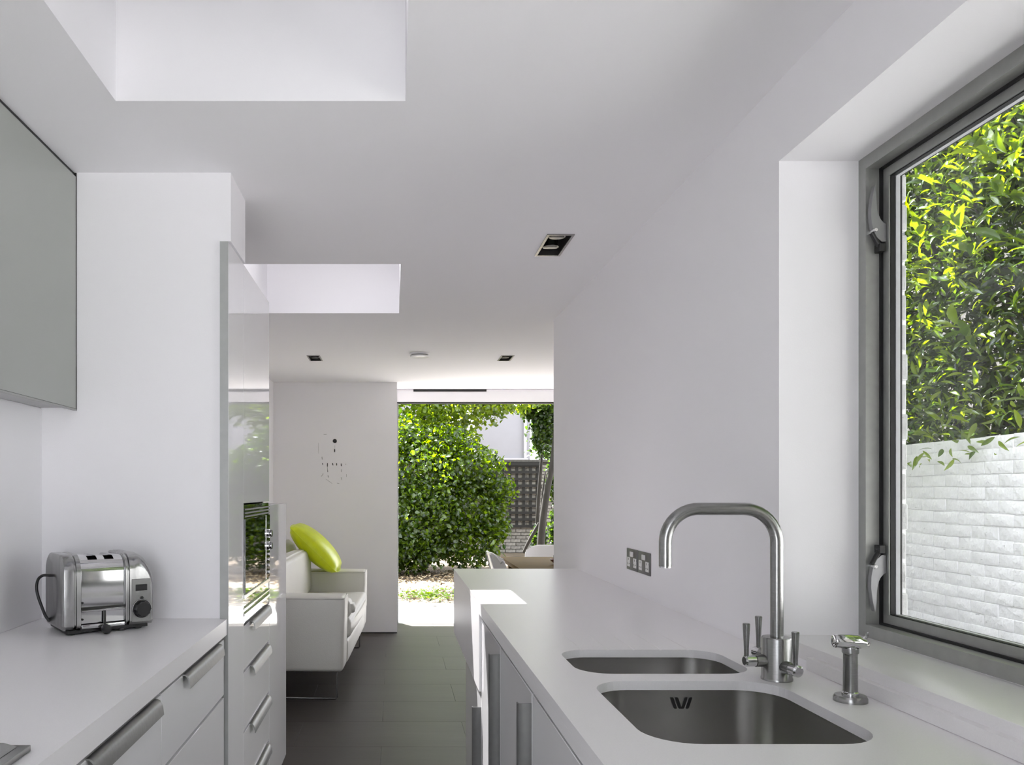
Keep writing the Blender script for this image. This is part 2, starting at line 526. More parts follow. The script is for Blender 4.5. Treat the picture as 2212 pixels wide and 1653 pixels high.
# white brick skin outside, seen at the far jamb of the window
sk_mesh = None
for k in range(18):
    z0 = 0.80 + 0.075 * k
    w = random.choice((.001, .004, .007))
    bm = B(); box(bm, 1.2355, 1.288, 2.036 - w, 2.036 + (0.215 if k % 2 else 0.10), z0, z0 + 0.066)
    obj('brick', bm, 'brickwhite', wr, bevel=(0.003, 1))
struct(bobj('wall_skin', (1.2355, 1.280, 2.04, 4.59, 0, CEIL), 'mortarwhite'))
wret = struct(bobj('wall_return', (1.29, XD + .3, 4.59, 4.89, 0, CEIL), 'paint'))
wdr = struct(bobj('wall_dining', (XD, XD + .3, 4.89, YB + .1, 0, CEIL), 'paint'))
struct(bobj('wall_added_shade', (XD, XD + .3, 4.6, YB + .1, ROOF, 4.2), 'render'))  # unseen upstand added to shade the boundary wall and lower laurel
wb = struct(bobj('wall_back', (XL, 0.03, 7.665, YB + .1, 0, CEIL), 'paint'))
# dark strip standing in for shadow at foot of the back wall
struct(bobj('shade_strip_back', (XL + .01, 0.03, 7.655, 7.665, 0.0, 0.010), 'dark'))
# header above the garden opening, with the dark slot of a blind
hd = struct(bobj('trim_1', (0.03, XD, YB, YB + .09, 2.247, 2.364), 'paint', bevel=(0.002, 1)))
bobj('blind_slot', (0.197, 0.935, YB - .004, YB + .02, 2.350, 2.3735), 'dark', hd)

# partition / pier on the left with bulkhead above the tall cabinet
bm = B()
box(bm, XL, -0.560, 2.612, 2.866, 0, CEIL)
box(bm, -0.560, -0.526, 2.612, 2.866, 2.153, CEIL)
pier = struct(obj('wall_partition', bm, 'paint'))

# garden opening: slim dark metal frame
dr = struct(bobj('door_1', (0.03, XD, YB + .015, YB + .085, 2.232, 2.247), 'aludark'))
bobj('door_frame', (0.03, 0.045, YB + .02, YB + .085, 0.004, 2.232), 'alu', dr)
bobj('threshold', (0.03, XD, YB + .001, YB + .16, -0.02, 0.004), 'alu', dr)
# sliding leaf parked at the right, out of sight behind the kitchen wall
lf = bobj('sliding_leaf', (1.78, 1.84, YB + .03, YB + .07, 0.004, 2.232), 'aludark', dr)
bobj('stile', (2.54, XD, YB + .03, YB + .07, 0.004, 2.232), 'aludark', lf)
bobj('pane', (1.84, 2.54, YB + .045, YB + .055, 0.004, 2.232), 'glass', lf)

# ------------------------------------------------------------------ kitchen window in the right wall
def rect_frame(bm, x0, x1, y0, y1, z0, z1, w):
    lo = [[(x, y0 + d, z0 + d), (x, y1 - d, z0 + d), (x, y1 - d, z1 - d), (x, y0 + d, z1 - d)] for x, d in ((x0, 0), (x1, 0), (x1, w), (x0, w), (x0, 0))]
    rows = [[bm.verts.new(p) for p in lp] for lp in lo[:4]]
    rows.append(rows[0])
    for a, b in zip(rows[:-1], rows[1:]):
        for i in range(4):
            j = (i + 1) % 4
            bm.faces.new((a[i], a[j], b[j], b[i]))

FZ0 = 0.988
bm = B(); rect_frame(bm, 1.163, 1.204, WY0, WY1, FZ0, WZ1, 0.031)
win = struct(obj('window_1', bm, 'alu', bevel=(0.002, 2)))
bm = B(); rect_frame(bm, 1.196, 1.203, WY0 + .0305, WY1 - .0305, FZ0 + .0305, WZ1 - .0305, 0.006)
obj('groove', bm, 'gasket', win)
bm = B(); rect_frame(bm, 1.2032, 1.2070, WY0 + .034, WY1 - .034, FZ0 + .034, WZ1 - .034, 0.024)
sash = obj('sash', bm, 'alu', win, bevel=(0.0015, 2))
bm = B(); rect_frame(bm, 1.2072, 1.2178, WY0 + .036, WY1 - .036, FZ0 + .036, WZ1 - .036, 0.024)
obj('gasket', bm, 'gasket', sash)
bobj('pane', (1.2180, 1.2196, WY0 + .037, WY1 - .037, FZ0 + .037, WZ1 - .037), 'glass', sash)
bm = B(); rect_frame(bm, 1.2198, 1.2300, WY0 + .037, WY1 - .037, FZ0 + .037, WZ1 - .037, 0.023)
obj('spacer', bm, 'spacer', sash)
bm = B(); rect_frame(bm, 1.2302, 1.2346, WY0 + .036, WY1 - .036, FZ0 + .036, WZ1 - .036, 0.024)
obj('outer_gasket', bm, 'gasket', sash)
# lever catches on the far jamb: black bracket, pin, curved silver lever
def catch(zc, s):
    """s=+1 lever points up from its pivot, -1 down"""
    yj = WY1 - .031
    # crescent-shaped lever: outline in the XZ plane, given thickness towards the camera
    P = [(1.1750, .0905), (1.1690, .060), (1.1655, .030), (1.1665, .005), (1.1705, -.018), (1.1790, -.036), (1.1920, -.048), (1.2020, -.047),
         (1.2020, -.004), (1.1960, -.001), (1.1890, .007), (1.1835, .020), (1.1800, .040), (1.1790, .065), (1.1775, .085)]
    bm = B()
    loft(bm, [[(x, yj - .018, zc + z * s) for x, z in P], [(x, yj - .004, zc + z * s) for x, z in P]])
    lv = obj('lever', bm, 'catch', win, bevel=(0.0018, 2), smooth=50)
    tag(lv, 'curved silver lever catch')
    bm = B()
    box(bm, 1.184, 1.199, yj - .022, yj, zc - .062 * s - .010, zc - .062 * s + .010)
    tube(bm, [(1.190, yj - .012, zc - .058 * s), (1.1715, yj - .012, zc - .024 * s)], .0065, 10)
    obj('bracket', bm, 'black', lv, bevel=(0.001, 1))
    bm = B(); lathe(bm, [(.0001, -.024), (.004, -.024), (.005, -.021), (.005, 0)], (1.1745, yj, zc - .020 * s), 12, 'y')
    obj('pivot_pin', bm, 'chrome', lv, smooth=40)
catch(2.005, 1)
catch(1.1435, -1)
# sill board and stepped upstand
sill = struct(bobj('trim_2', (XR - .002, 1.1635, WY0, WY1, 0.953, FZ0), 'worktop', bevel=(0.0015, 2)))
struct(bobj('trim_3', (XR - .018, XR - .0005, 0.40, 1.86, WT + .0005, 0.966), 'worktop', bevel=(0.0015, 2)))

# rooflights: frame + pane above each shaft
for n, s in ((2, SKY1), (3, SKY2)):
    bm = B()
    x0, x1, y0, y1 = s
    for d in ((x0 - .06, x0, y0 - .06, y1 + .06), (x1, x1 + .06, y0 - .06, y1 + .06), (x0, x1, y0 - .06, y0), (x0, x1, y1, y1 + .06)):
        box(bm, *d, ROOF, ROOF + .08)
    f = struct(obj('window_%d' % n, bm, 'alu'))
    bobj('pane', (x0, x1, y0, y1, ROOF + .03, ROOF + .04), 'roofglass' if n == 2 else 'roofglass_light', f)
    if n == 3:
        bobj('added_sun_cutter', (x0 + .005, x1 - .005, 4.28, y1 - .005, ROOF - .012, ROOF - .008), 'blind', f)  # unseen sheet added to shorten the sun patch on the worktop

# ================================================================== LEFT RUN
bm = B()
P = [(XL + .005, .40), (-.535, .40), (-.535, 2.597), (-.5595, 2.597), (-.5595, 2.611), (XL + .005, 2.611)]
loft(bm, [[(x, y, WT - .05) for x, y in P], [(x, y, WT) for x, y in P]])
wtl = obj('worktop', bm, 'worktop', bevel=(0.0012, 1))
tag(wtl, 'pale grey worktop carrying the toaster', 'worktop')
spl = bobj('splashback', (XL + .0008, XL + .0045, 0.40, 2.6115, WT + .0005, 1.612), 'splash')
tag(spl, 'glossy white glass splashback behind the toaster', 'splashback')

XF = -0.531           # front plane of left cabinets
def lip_loops(a, b, along):
    prof = [(-.001, .003), (.006, .003), (.0115, .0005), (.016, -.006), (.019, -.016), (.021, -.032),
            (.018, -.032), (.0162, -.0175), (.0135, -.0085), (.010, -.0035), (.006, 0), (-.001, 0)]
    return prof
def pull_h(name, y0, y1, ztop, parent, x=XF):
    """lip pull running along Y on the top edge of a drawer front facing +X"""
    prof = lip_loops(0, 0, 0)
    bm = B()
    loft(bm, [[(x + a, yy, ztop + c) for a, c in prof] for yy in (y0, y1)])
    return obj('handle', bm, 'handle', parent, smooth=50)
def pull_v(z0, z1, y, parent, x):
    """lip pull running vertically on the near edge of a door facing -X"""
    prof = [(-.001, 0), (.031, 0), (.034, -.003), (.034, -.016), (.031, -.016), (.030, -.004), (-.001, -.004)]
    bm = B()
    loft(bm, [[(x - a, y - c + .001, zz) for a, c in prof] for zz in (z0, z1)])
    return obj('handle', bm, 'pull', parent, smooth=50)

def drawer_unit(y0, y1, fronts, handle, label, XF=-0.540):
    u = empty('drawer_cabinet', (-.84, (y0 + y1) / 2, 0))
    tag(u, label, 'cabinet', 'left base cabinets')
    off = -u.location
    def part(name, d, m, parent=u, bevel=None):
        o = bobj(name, d, m, parent, bevel)
        return o
    kids = [part('carcass', (XL + .02, XF - .023, y0 + .002, y1 - .002, 0.10, WT - .052), 'dark'),  # carcass coloured dark so the gaps around the fronts look shaded
            part('plinth', (XL + .02, XF - .06, y0, y1, 0.0, 0.0995), 'gloss')]
    for (z0, z1) in fronts:
        d = part('drawer', (XF - .020, XF, y0 + .0015, y1 - .0015, z0, z1), 'gloss', bevel=(0.001, 1))
        kids.append(d)
        if handle and z1 > 0.8:
            pull_h('handle', handle[0], handle[1], z1 - .001, d, XF)
    for k in kids:
        k.location = off
    return u
FR = [(0.700, 0.876), (0.405, 0.691), (0.105, 0.397)]
drawer_unit(1.882, 2.574, FR, (2.07, 2.49), 'white drawer cabinet below the toaster, beside the tall cabinet')
drawer_unit(1.190, 1.880, FR, (1.42, 1.83), 'white drawer cabinet left of the one below the toaster')
drawer_unit(0.45, 1.188, FR, (0.62, 1.03), 'white drawer cabinet under the metal hob, nearest the camera')

# tall cabinet: full-height gloss panel over the pier, oven housing with upper door and drawers
tall = empty('tall_cabinet', (-.84, 3.15, 0))
tag(tall, 'tall gloss white cabinet housing the built-in oven', 'cabinet')
toff = -tall.location
ZT = 2.149
k_ = []
sp = bobj('side_panel', (-0.5585, XF, 2.601, 2.862, 0.06, ZT), 'gloss', tall, bevel=(0.001, 1)); k_.append(sp)
eg = bobj('panel_edge', (-0.5585, XF - .0005, 2.5985, 2.6008, 0.06, ZT), 'edge', sp)
bm = B()
box(bm, XL + .02, -0.556, 2.870, 2.888, 0.06, ZT)
box(bm, XL + .02, -0.556, 3.430, 3.448, 0.06, ZT)
box(bm, XL + .02, XL + .035, 2.888, 3.430, 0.06, ZT)
for z in (0.06, 0.855, 1.302, ZT - .018):
    box(bm, XL + .035, -0.556, 2.888, 3.430, z, z + .018)
k_.append(obj('carcass', bm, 'carcass', tall))
k_.append(bobj('upper_door', (XF - .02, XF, 2.8635, 3.446, 1.304, ZT), 'gloss', tall, bevel=(0.001, 1)))
k_.append(bobj('plinth', (XL + .02, XF - .06, 2.870, 3.448, 0, 0.0595), 'gloss', tall))
for z0, z1 in ((0.712, 0.868), (0.498, 0.702), (0.294, 0.488), (0.062, 0.284)):
    d = bobj('drawer', (XF - .02, XF, 2.8635, 3.446, z0, z1), 'gloss', tall, bevel=(0.001, 1)); k_.append(d)
    pull_h('handle', 2.985, 3.40, z1 - .001, d)
for o in k_:
    o.location = toff

# low gloss cabinet beyond the oven
low = empty('low_cabinet', (-.84, 3.72, 0))
tag(low, 'waist-high gloss white cabinet beyond the oven, beside the sofa', 'cabinet')
for o in (bobj('carcass', (XL + .02, XF - .022, 3.455, 3.985, 0.05, 1.286), 'carcass', low),
          bobj('door', (XF - .02, XF, 3.4525, 3.988, 0.05, 1.288), 'gloss', low, bevel=(0.0015, 1)),
          bobj('plinth', (XL + .02, XF - .05, 3.46, 3.97, 0, 0.0495), 'dark', low)):
    o.location = -low.location

# built-in compact oven
oven = empty('oven', (-.84, 3.15, 0.874))
tag(oven, 'built-in compact black glass oven with knobs in the tall cabinet', 'oven')
oo = []
def opart(name, d, m, parent=oven, bevel=None):
    o = bobj(name, d, m, parent, bevel)
    if parent is oven: oo.append(o)
    return o
Y0, Y1 = 2.868, 3.443
opart('body', (XL + .05, XF - .022, 2.892, 3.426, 0.874, 1.298), 'dark')
fr = opart('front_frame', (XF - .022, XF - .002, Y0, Y1, 0.874, 1.298), 'blackglass')
opart('door', (XF - .002, XF + .006, Y0, 3.322, 0.985, 1.248), 'blackglass', bevel=(0.001, 1))
for i, (z0, z1) in enumerate(((1.2535, 1.2590), (1.2660, 1.2715), (1.2785, 1.2840))):
    opart('vent_slat', (XF - .002, XF + .004, Y0, Y1, z0, z1), 'aludark')
for z0, z1 in ((0.9660, 0.9780), (0.9270, 0.9320), (0.9020, 0.9120)):
    opart('trim_strip', (XF - .002, XF + .005, Y0, Y1, z0, z1), 'ovensteel')
cp = opart('control_panel', (XF - .002, XF + .004, 3.330, Y1, 0.985, 1.248), 'blackglass')
opart('panel_edge_strip', (XF - .002, XF + .007, 3.3225, 3.3295, 0.985, 1.248), 'ovensteel')
for z in (1.170, 1.118):
    bm = B(); lathe(bm, [(.001, .017), (.014, .017), (.016, .015), (.016, .006), (.019, .005), (.019, .0), (.001, .0)], (XF + .004, 3.395, z), 20, 'x')
    oo.append(obj('knob', bm, 'chrome', oven, smooth=40))
for z in (1.083, 1.060, 1.037, 1.008):
    bm = B(); lathe(bm, [(.001, .007), (.006, .006), (.007, .004), (.007, .0), (.001, .0)], (XF + .004, 3.395, z), 14, 'x')
    oo.append(obj('button', bm, 'ovensteel', oven, smooth=40))
for o in oo:
    o.location = -oven.location

# shallow wall cupboard with grey-green glass front
wc = empty('wall_cupboard', (-1.08, 1.5, 1.612))
tag(wc, 'shallow wall cupboard with grey-green glass front above the toaster', 'cabinet')
for o in (bobj('body', (XL + .0005, -1.034, 0.40, 2.611, 1.616, CEIL - .016), 'carcass', wc),
          bobj('glass_front', (-1.033, -1.0235, 0.40, 2.608, 1.612, CEIL - .014), 'glasspanel', wc, bevel=(0.001, 1)),
          bobj('bottom_rail', (-1.033, -1.0225, 0.40, 2.608, 1.6065, 1.6115), 'alu', wc),
          bobj('edge_strip', (-1.033, -1.0225, 2.6081, 2.6115, 1.6065, CEIL - .002), 'aludark', wc),
          bobj('painted_shadow_strip', (XL + .001, -1.030, 0.40, 2.611, CEIL - .0155, CEIL - .0005), 'dark', wc)):  # dark filler strip stands in for shade under the ceiling
    o.location = -wc.location

# stainless hob at the front of the left worktop
hob = empty('hob', (-.83, 1.0, WT))
tag(hob, 'stainless steel hob corner at the bottom left edge of the worktop', 'hob')
bm = B(); box(bm, -1.08, -0.573, 0.72, 1.279, WT + .0005, WT + .0105)
o = obj('tray', bm, 'steel', hob, bevel=(0.0012, 2)); o.location = -hob.location
bm = B()
l0 = [(-1.06, .74), (-0.590, .74), (-0.590, 1.268), (-1.06, 1.268)]
l1 = [(-1.045, .755), (-0.606, .755), (-0.606, 1.258), (-1.045, 1.258)]
loft(bm, [[(x, y, WT + .011) for x, y in l0], [(x, y, WT + .020) for x, y in l1]])
o = obj('raised_centre', bm, 'steel', hob, bevel=(0.001, 1)); o.location = -hob.location

# ------------------------------------------------------------------ toaster
TO = empty('toaster', (-.930, 2.275, WT), math.radians(36))
TO.scale = (1.03, 1.03, 1.03)
tag(TO, 'polished steel two-slot toaster with black knob on the left worktop', 'toaster')
TL, TD, TH = 0.250, 0.200, 0.222
ZB = 0.014
def dprof(v0, v1, z0, h, r, n=7, rb=0.012):
    """profile in depth (v) / height (w) with rounded top corners"""
    pts = [(v0 + rb, z0), (v1 - rb, z0), (v1, z0 + rb)]
    for k in range(n + 1):
        a = math.radians(90 * k / n)
        pts.append((v1 - r + r * math.cos(a), h - r + r * math.sin(a)))
    for k in range(n + 1):
        a = math.radians(90 + 90 * k / n)
        pts.append((v0 + r + r * math.cos(a), h - r + r * math.sin(a)))
    pts.append((v0, z0 + rb))
    return pts
# left end casting: three ribbed steps
bm = B()
us = [(0, .006), (.003, .0015), (.006, 0), (.030, 0), (.032, .003), (.035, .003), (.037, 0), (.048, 0), (.050, .004)]
loft(bm, [[(u, v, w) for v, w in dprof(i, TD - i, ZB + i, TH - i, .052)] for u, i in us])
obj('end_casting', bm, 'cap', TO, smooth=35)
# chrome middle body, slightly set back
bm = B()
loft(bm, [[(u, v, w) for v, w in dprof(.010, TD - .010, ZB + .004, TH - .006, .045)] for u in (.0495, .1705)])
body = obj('body', bm, 'chrome', None, smooth=35)
boolean_cut(body, [cutbox(uc - .013, uc + .013, .026, TD - .026, .10, .30) for uc in (.086, .132)])
body.data.set_sharp_from_angle(angle=math.radians(35))
body.parent = TO
for uc in (.086, .132):
    s = bobj('bread_slot', (uc - .0129, uc + .0129, .027, TD - .027, .101, .185), 'black', TO)
# lower black rail, chrome rails, base
bobj('rail', (.050, .170, .0045, .011, .068, .075), 'black', TO)
bobj('rail_trim', (.050, .170, .003, .011, .062, .067), 'chrome', TO, bevel=(.001, 1))
bobj('bottom_rail', (.050, .170, .002, .012, .016, .027), 'chrome', TO, bevel=(.002, 2))
bobj('base', (.012, TL - .012, .012, TD - .012, .006, .0145), 'black', TO)
# right control end, curving down at the outer side
bm = B()
loops = []
for u, i in ((.170, .004), (.172, .001), (.176, .001), (.178, .004), (.181, .004), (.183, 0), (.196, 0)):
    loops.append([(u, v, w) for v, w in dprof(i, TD - i, ZB + i, TH - i, .050)])
for k in range(1, 9):
    t = k / 8.0
    u = .196 + .054 * math.sin(t * math.pi / 2)
    h = TH - .075 * (1 - math.cos(t * math.pi / 2))
    loops.append([(u, v, w) for v, w in dprof(0.001 * t, TD - .001 * t, ZB, h, .040)])
loops.append([(TL + .001, v, w) for v, w in dprof(.004, TD - .004, ZB + .003, TH - .090, .035)])
loft(bm, loops)
obj('control_end', bm, 'cap', TO, smooth=40)
bobj('control_plate', (.188, .243, -.0012, .004, .022, .146), 'steel', TO, bevel=(.001, 1))
bobj('indicator_window', (.199, .232, -.0025, .003, .112, .130), 'black', TO)
bm = B()
nk = 30
loops = []
for h, r in ((-.002, .0255), (-.004, .0255), (-.0045, .0225), (-.018, .0215), (-.020, .019)):
    loops.append([(.2165 + (r * (1 + (.06 * math.cos(10 * a) if h < -.0042 else 0))) * math.cos(a), h, .060 + (r * (1 + (.06 * math.cos(10 * a) if h < -.0042 else 0))) * math.sin(a)) for a in [2 * math.pi * k / nk for k in range(nk)]])
loft(bm, loops)
kn = obj('timer_knob', bm, 'black', TO, smooth=30)
bm = B(); tube(bm, [(.2165 + .0265 * math.cos(a), -.003, .060 + .0265 * math.sin(a)) for a in np.linspace(0, 2 * math.pi, 33)], .0013, 6)
obj('knob_ring', bm, 'chrome', kn, smooth=60)
bm = B(); tube(bm, [(.2165, -.001, .091), (.2165, -.004, .091)], .005, 10)
obj('selector_dot', bm, 'black', TO)
# eject lever with black knob at the foot
bm = B(); box(bm, .1095, .1145, -.004, .003, .022, .064)
lev = obj('lever', bm, 'black', TO)
bm = B(); lathe(bm, [(.001, -.030), (.010, -.029), (.0135, -.022), (.0135, -.010), (.008, -.002), (.005, .004), (.001, .004)], (.112, 0, .014), 12, 'y')
obj('lever_knob', bm, 'black', lev, smooth=40)
for u, v in ((.03, .03), (.03, TD - .03), (.165, .02), (TL - .03, TD - .03), (.215, .03)):
    bm = B(); lathe(bm, [(.010, 0), (.013, .002), (.013, .008)], (u, v, 0), 12)
    obj('foot', bm, 'black', TO, smooth=40)
bm = B()
box(bm, .012, .050, .008, .030, .003, .0142)
obj('front_foot', bm, 'black', TO, bevel=(.002, 1))
for uu, ww in ((.054, .088), (.054, .042)):
    bm = B(); lathe(bm, [(.001, -.002), (.003, -.0015), (.0032, .004)], (uu, .008, ww), 10, 'y')
    obj('screw', bm, 'black', TO, smooth=40)
# black flex looping out of the left end
bm = B()
pp = []
for p in ((.002, .150, .155), (-.014, .160, .156), (-.026, .168, .145), (-.030, .170, .122), (-.027, .168, .098), (-.018, .162, .066), (-.008, .158, .038), (.002, .152, .024)):
    pp.append(p)
# smooth the path
def smooth_path(P, n=6):
    P = [Vector(p) for p in P]
    out = []
    for i in range(len(P) - 1):
        p0, p1, p2, p3 = P[max(i - 1, 0)], P[i], P[i + 1], P[min(i + 2, len(P) - 1)]
        for k in range(n):
            t = k / n
            out.append(0.5 * ((2 * p1) + (p2 - p0) * t + (2 * p0 - 5 * p1 + 4 * p2 - p3) * t * t + (3 * p1 - p0 - 3 * p2 + p3) * t ** 3))
    out.append(P[-1])
    return out
tube(bm, smooth_path(pp), .0042, 10)
obj('power_cord', bm, 'black', TO, smooth=60)

# ================================================================== RIGHT RUN
XW = 0.315
bm = B()
box(bm, XW, XR - .001, 0.40, 4.268, WT - .020, WT)
wtr = obj('worktop', bm, 'worktop')
bm = B(); loft(bm, [[(x, y, z) for x, y in rrect(.6175, 1.535, .1975, .219, .085, 8)] for z in (WT - .1, WT + .1)]); c1 = obj('cutter', bm, 'dark')
bm = B(); loft(bm, [[(x, y, z) for x, y in rrect(.6200, 1.959, .2000, .138, .075, 8)] for z in (WT - .1, WT + .1)]); c2 = obj('cutter', bm, 'dark')
cutters = [c1, c2]
for gx in (.484, .553, .620, .690, .760):
    bm = B()
    tube(bm, [(gx, 2.05, WT + .0045), (gx, 2.38, WT + .0060)], .0062, 10)
    cutters.append(obj('cutter', bm, 'dark'))
boolean_cut(wtr, cutters)
tag(wtr, 'pale worktop with two sink cut-outs along the window wall', 'worktop')
o = bobj('front_edge', (XW, XW + .020, 0.40, 3.0, WT - .045, WT - .0202), 'worktop', wtr)

# cantilevered drawer box at the far end of the right worktop
fb = bobj('cantilevered_drawer_box', (XW, XR - .002, 3.002, 4.268, 0.604, WT - .0205), 'worktop')
tag(fb, 'white cantilevered drawer box at the far end of the right worktop', 'cabinet')

XG = 0.324            # front plane of right cabinets
def door_unit(y0, y1, z1, label, hz, ctop):
    u = empty('door_cabinet', (.65, (y0 + y1) / 2, 0))
    tag(u, label, 'cabinet', 'right base cabinets')
    ks = []
    bm = B()
    box(bm, XG + .022, XR - .01, y0 + .001, y0 + .018, 0.10, ctop)
    box(bm, XG + .022, XR - .01, y1 - .018, y1 - .001, 0.10, ctop)
    box(bm, XR - .028, XR - .01, y0 + .018, y1 - .018, 0.10, ctop)
    box(bm, XG + .022, XR - .01, y0 + .018, y1 - .018, 0.10, 0.118)
    ks.append(obj('carcass', bm, 'dark', u))  # dark carcass colour stands in for shade in the door gaps
    ks.append(bobj('plinth', (XG + .06, XR - .01, y0, y1, 0, 0.0995), 'gloss', u))
    d = bobj('door', (XG, XG + .020, y0 + .0015, y1 - .0015, 0.103, z1), 'gloss', u, bevel=(0.001, 1))
    ks.append(d)
    pull_v(hz - .48 if hz > .6 else .16, hz, y0 + .0015, d, XG)
    for k in ks:
        k.location = -u.location
    return u
door_unit(3.002, 3.650, 0.598, 'low white door cabinet below the cantilevered drawer box', 0.545, 0.600)
door_unit(2.470, 3.000, 0.872, 'white door cabinet with sunlit front, beside the cantilevered box', 0.848, 0.885)
door_unit(1.902, 2.468, 0.872, 'white door cabinet below the smaller sink bowl', 0.848, 0.70)
door_unit(1.300, 1.900, 0.872, 'white door cabinet below the larger sink bowl', 0.848, 0.70)
door_unit(0.45, 1.298, 0.872, 'white door cabinet nearest the camera under the window', 0.848, 0.885)

# unseen tall cabinet added to keep rear light off the window jamb
fc = empty('jamb_light_blocker', (.64, -.35, 0))
tag(fc, 'unseen white cabinet added to block light from the rear door', 'cabinet')
for o in (bobj('carcass', (XG + .022, XR - .01, -.66, -.06, .06, 2.20), 'carcass', fc),
          bobj('blocker_upper_door', (XG, XG + .020, -.66, -.06, .90, 2.20), 'gloss', fc, bevel=(0.001, 1)),
          bobj('blocker_lower_door', (XG, XG + .020, -.66, -.06, .062, .895), 'gloss', fc, bevel=(0.001, 1)),
          bobj('plinth', (XG + .06, XR - .01, -.66, -.06, 0, .0595), 'gloss', fc)):
    o.location = -fc.location

# stainless bowls
def bowl(cx, cy, hx, hy, r, depth, label):
    u = empty('sink_bowl', (cx, cy, WT - .021 - depth))
    tag(u, label, 'sink', 'sink bowls')
    ztop = WT - .0205
    bm = B()
    L = []
    prof = [(.016, 0.0), (.003, 0.0), (.003, -.010), (-.004, -depth + .05), (-.008, -depth + .028), (-.018, -depth + .010), (-.034, -depth + .002), (-.055, -depth)]
    for off, dz in prof:
        L.append([(x, y, ztop + dz) for x, y in rrect(cx, cy, hx + off, hy + off, max(r + off, .03), 8)])
    L.append([(x, y, ztop - depth - .003) for x, y in rrect(cx, cy, .050, .050, .0499, 8)])
    loft(bm, L, cap0=False, cap1=True)
    b = obj('bowl', bm, 'sink', u, smooth=60)
    # normals must face up into the bowl
    b.location = -u.location
    bm = B(); lathe(bm, [(.001, .004), (.020, .004), (.030, .001), (.043, .003), (.043, 0)], (cx, cy, ztop - depth - .003), 24)
    w = obj('drain', bm, 'chrome', u, smooth=40); w.location = -u.location
    return u
bw1 = bowl(.6175, 1.535, .1975, .219, .085, .165, 'larger stainless sink bowl nearest the camera')
bw2 = bowl(.6200, 1.959, .2000, .138, .075, .140, 'smaller stainless sink bowl behind the larger one')
for dx, sl in ((-.0175, .10), (-.0075, .10), (.0055, -.10), (.0155, -.10)):
    bm = B()
    zc = .889; yw = 1.754 + .0012
    h = .0105; w = .0036
    s_ = .0035 if sl > 0 else -.0035
    P = []
    for (px, pz) in ((-w, h), (-w * .6, h + .002), (w * .6, h + .002), (w, h), (w, -h), (w * .6, -h - .002), (-w * .6, -h - .002), (-w, -h)):
        P.append((.623 + dx + px - s_ * (pz / h), pz))
    loft(bm, [[(x, yw, zc + z) for x, z in P], [(x, yw - .0016, zc + z) for x, z in P]])
    o = obj('overflow_slot', bm, 'black', bw1); o.location = -bw1.location

# mixer tap with swan neck and three levers
tap = empty('mixer_tap', (.835, 1.767, WT))
tag(tap, 'tall brushed steel mixer tap with square swan neck and three levers', 'tap')
bm = B(); lathe(bm, [(.0325, 0), (.0325, .004), (.0310, .006), (.0310, .090), (.0295, .093), (.016, .094)], n=32)
obj('tap_body', bm, 'steel', tap, smooth=40)
R = .072
zt = .372
path = [(0, 0, .090), (0, 0, .2), (0, 0, zt - R)]
path += [(-R + R * math.cos(a), 0, zt - R + R * math.sin(a)) for a in np.linspace(0.12, math.pi / 2, 10)]
path += [(-.243 + R, 0, zt)]
path += [(-.243 + R - R * math.sin(a), 0, zt - R + R * math.cos(a)) for a in np.linspace(0.12, math.pi / 2, 10)]
path += [(-.243, 0, .247)]
bm = B(); tube(bm, path, .0135, 20)
sp_ = obj('spout', bm, 'steel', tap, smooth=50)
bm = B(); lathe(bm, [(.011, -.003), (.0125, -.003), (.0125, .012), (.010, .012)], (-.243, 0, .247), 20)
obj('aerator', bm, 'chrome', sp_, smooth=40)
for ang, hz, rl in ((101, .047, .063), (186, .042, .070), (279, .033, .063)):
    a = math.radians(ang)
    d = Vector((math.cos(a), math.sin(a), 0))
    bm = B(); tube(bm, [d * .026 + Vector((0, 0, hz)), d * .050 + Vector((0, 0, hz))], .0135, 18)
    st = obj('valve_stub', bm, 'steel', tap, smooth=40)
    bm = B(); tube(bm, [d * .0505 + Vector((0, 0, hz)), d * .0515 + Vector((0, 0, hz)), d * .072 + Vector((0, 0, hz)), d * .075 + Vector((0, 0, hz))], [.0115, .0125, .0125, .009], 18)
    obj('valve_cap', bm, 'chrome', st, smooth=40)
    bm = B(); q = d * rl
    tube(bm, [q + Vector((0, 0, hz + .010)), q + Vector((0, 0, hz + .03)), q + Vector((0, 0, hz + .080)), q + Vector((0, 0, hz + .0815))], [.0048, .0052, .0078, .0065], 14)
    obj('lever', bm, 'steel', st, smooth=40)

# pull-out spray rinse
sr = empty('spray_rinse', (.893, 1.585, WT))
tag(sr, 'short steel spray rinse standing between the tap and the window sill', 'tap')
bm = B(); lathe(bm, [(.0305, 0), (.0305, .007), (.028, .012), (.016, .013)], n=32)
obj('base_ring', bm, 'steel', sr, smooth=35)
bm = B(); lathe(bm, [(.0155, .012), (.0155, .018), (.0128, .020)], n=24)
obj('collar', bm, 'chrome', sr, smooth=35)
bm = B(); lathe(bm, [(.0132, .018), (.0128, .090), (.0132, .093), (.0150, .095), (.0150, .104)], n=24)
obj('stem', bm, 'steel', sr, smooth=35)
bm = B()
tube(bm, [(-.034, -.004, .119), (-.032, -.004, .119), (.012, .0, .115), (.022, .002, .113), (.030, .002, .112)], [.0115, .0135, .0140, .0110, .0085], 20)
hd_ = obj('spray_head', bm, 'chrome', sr, smooth=40)
bm = B(); tube(bm, [(0, 0, .102), (-.002, 0, .116)], [.0125, .0115], 16)
obj('neck', bm, 'chrome', sr, smooth=40)
bm = B(); tube(bm, [(.026, .002, .116), (.033, .002, .127), (.034, .002, .134)], [.004, .003, .0018], 8)
obj('trigger', bm, 'chrome', hd_, smooth=40)
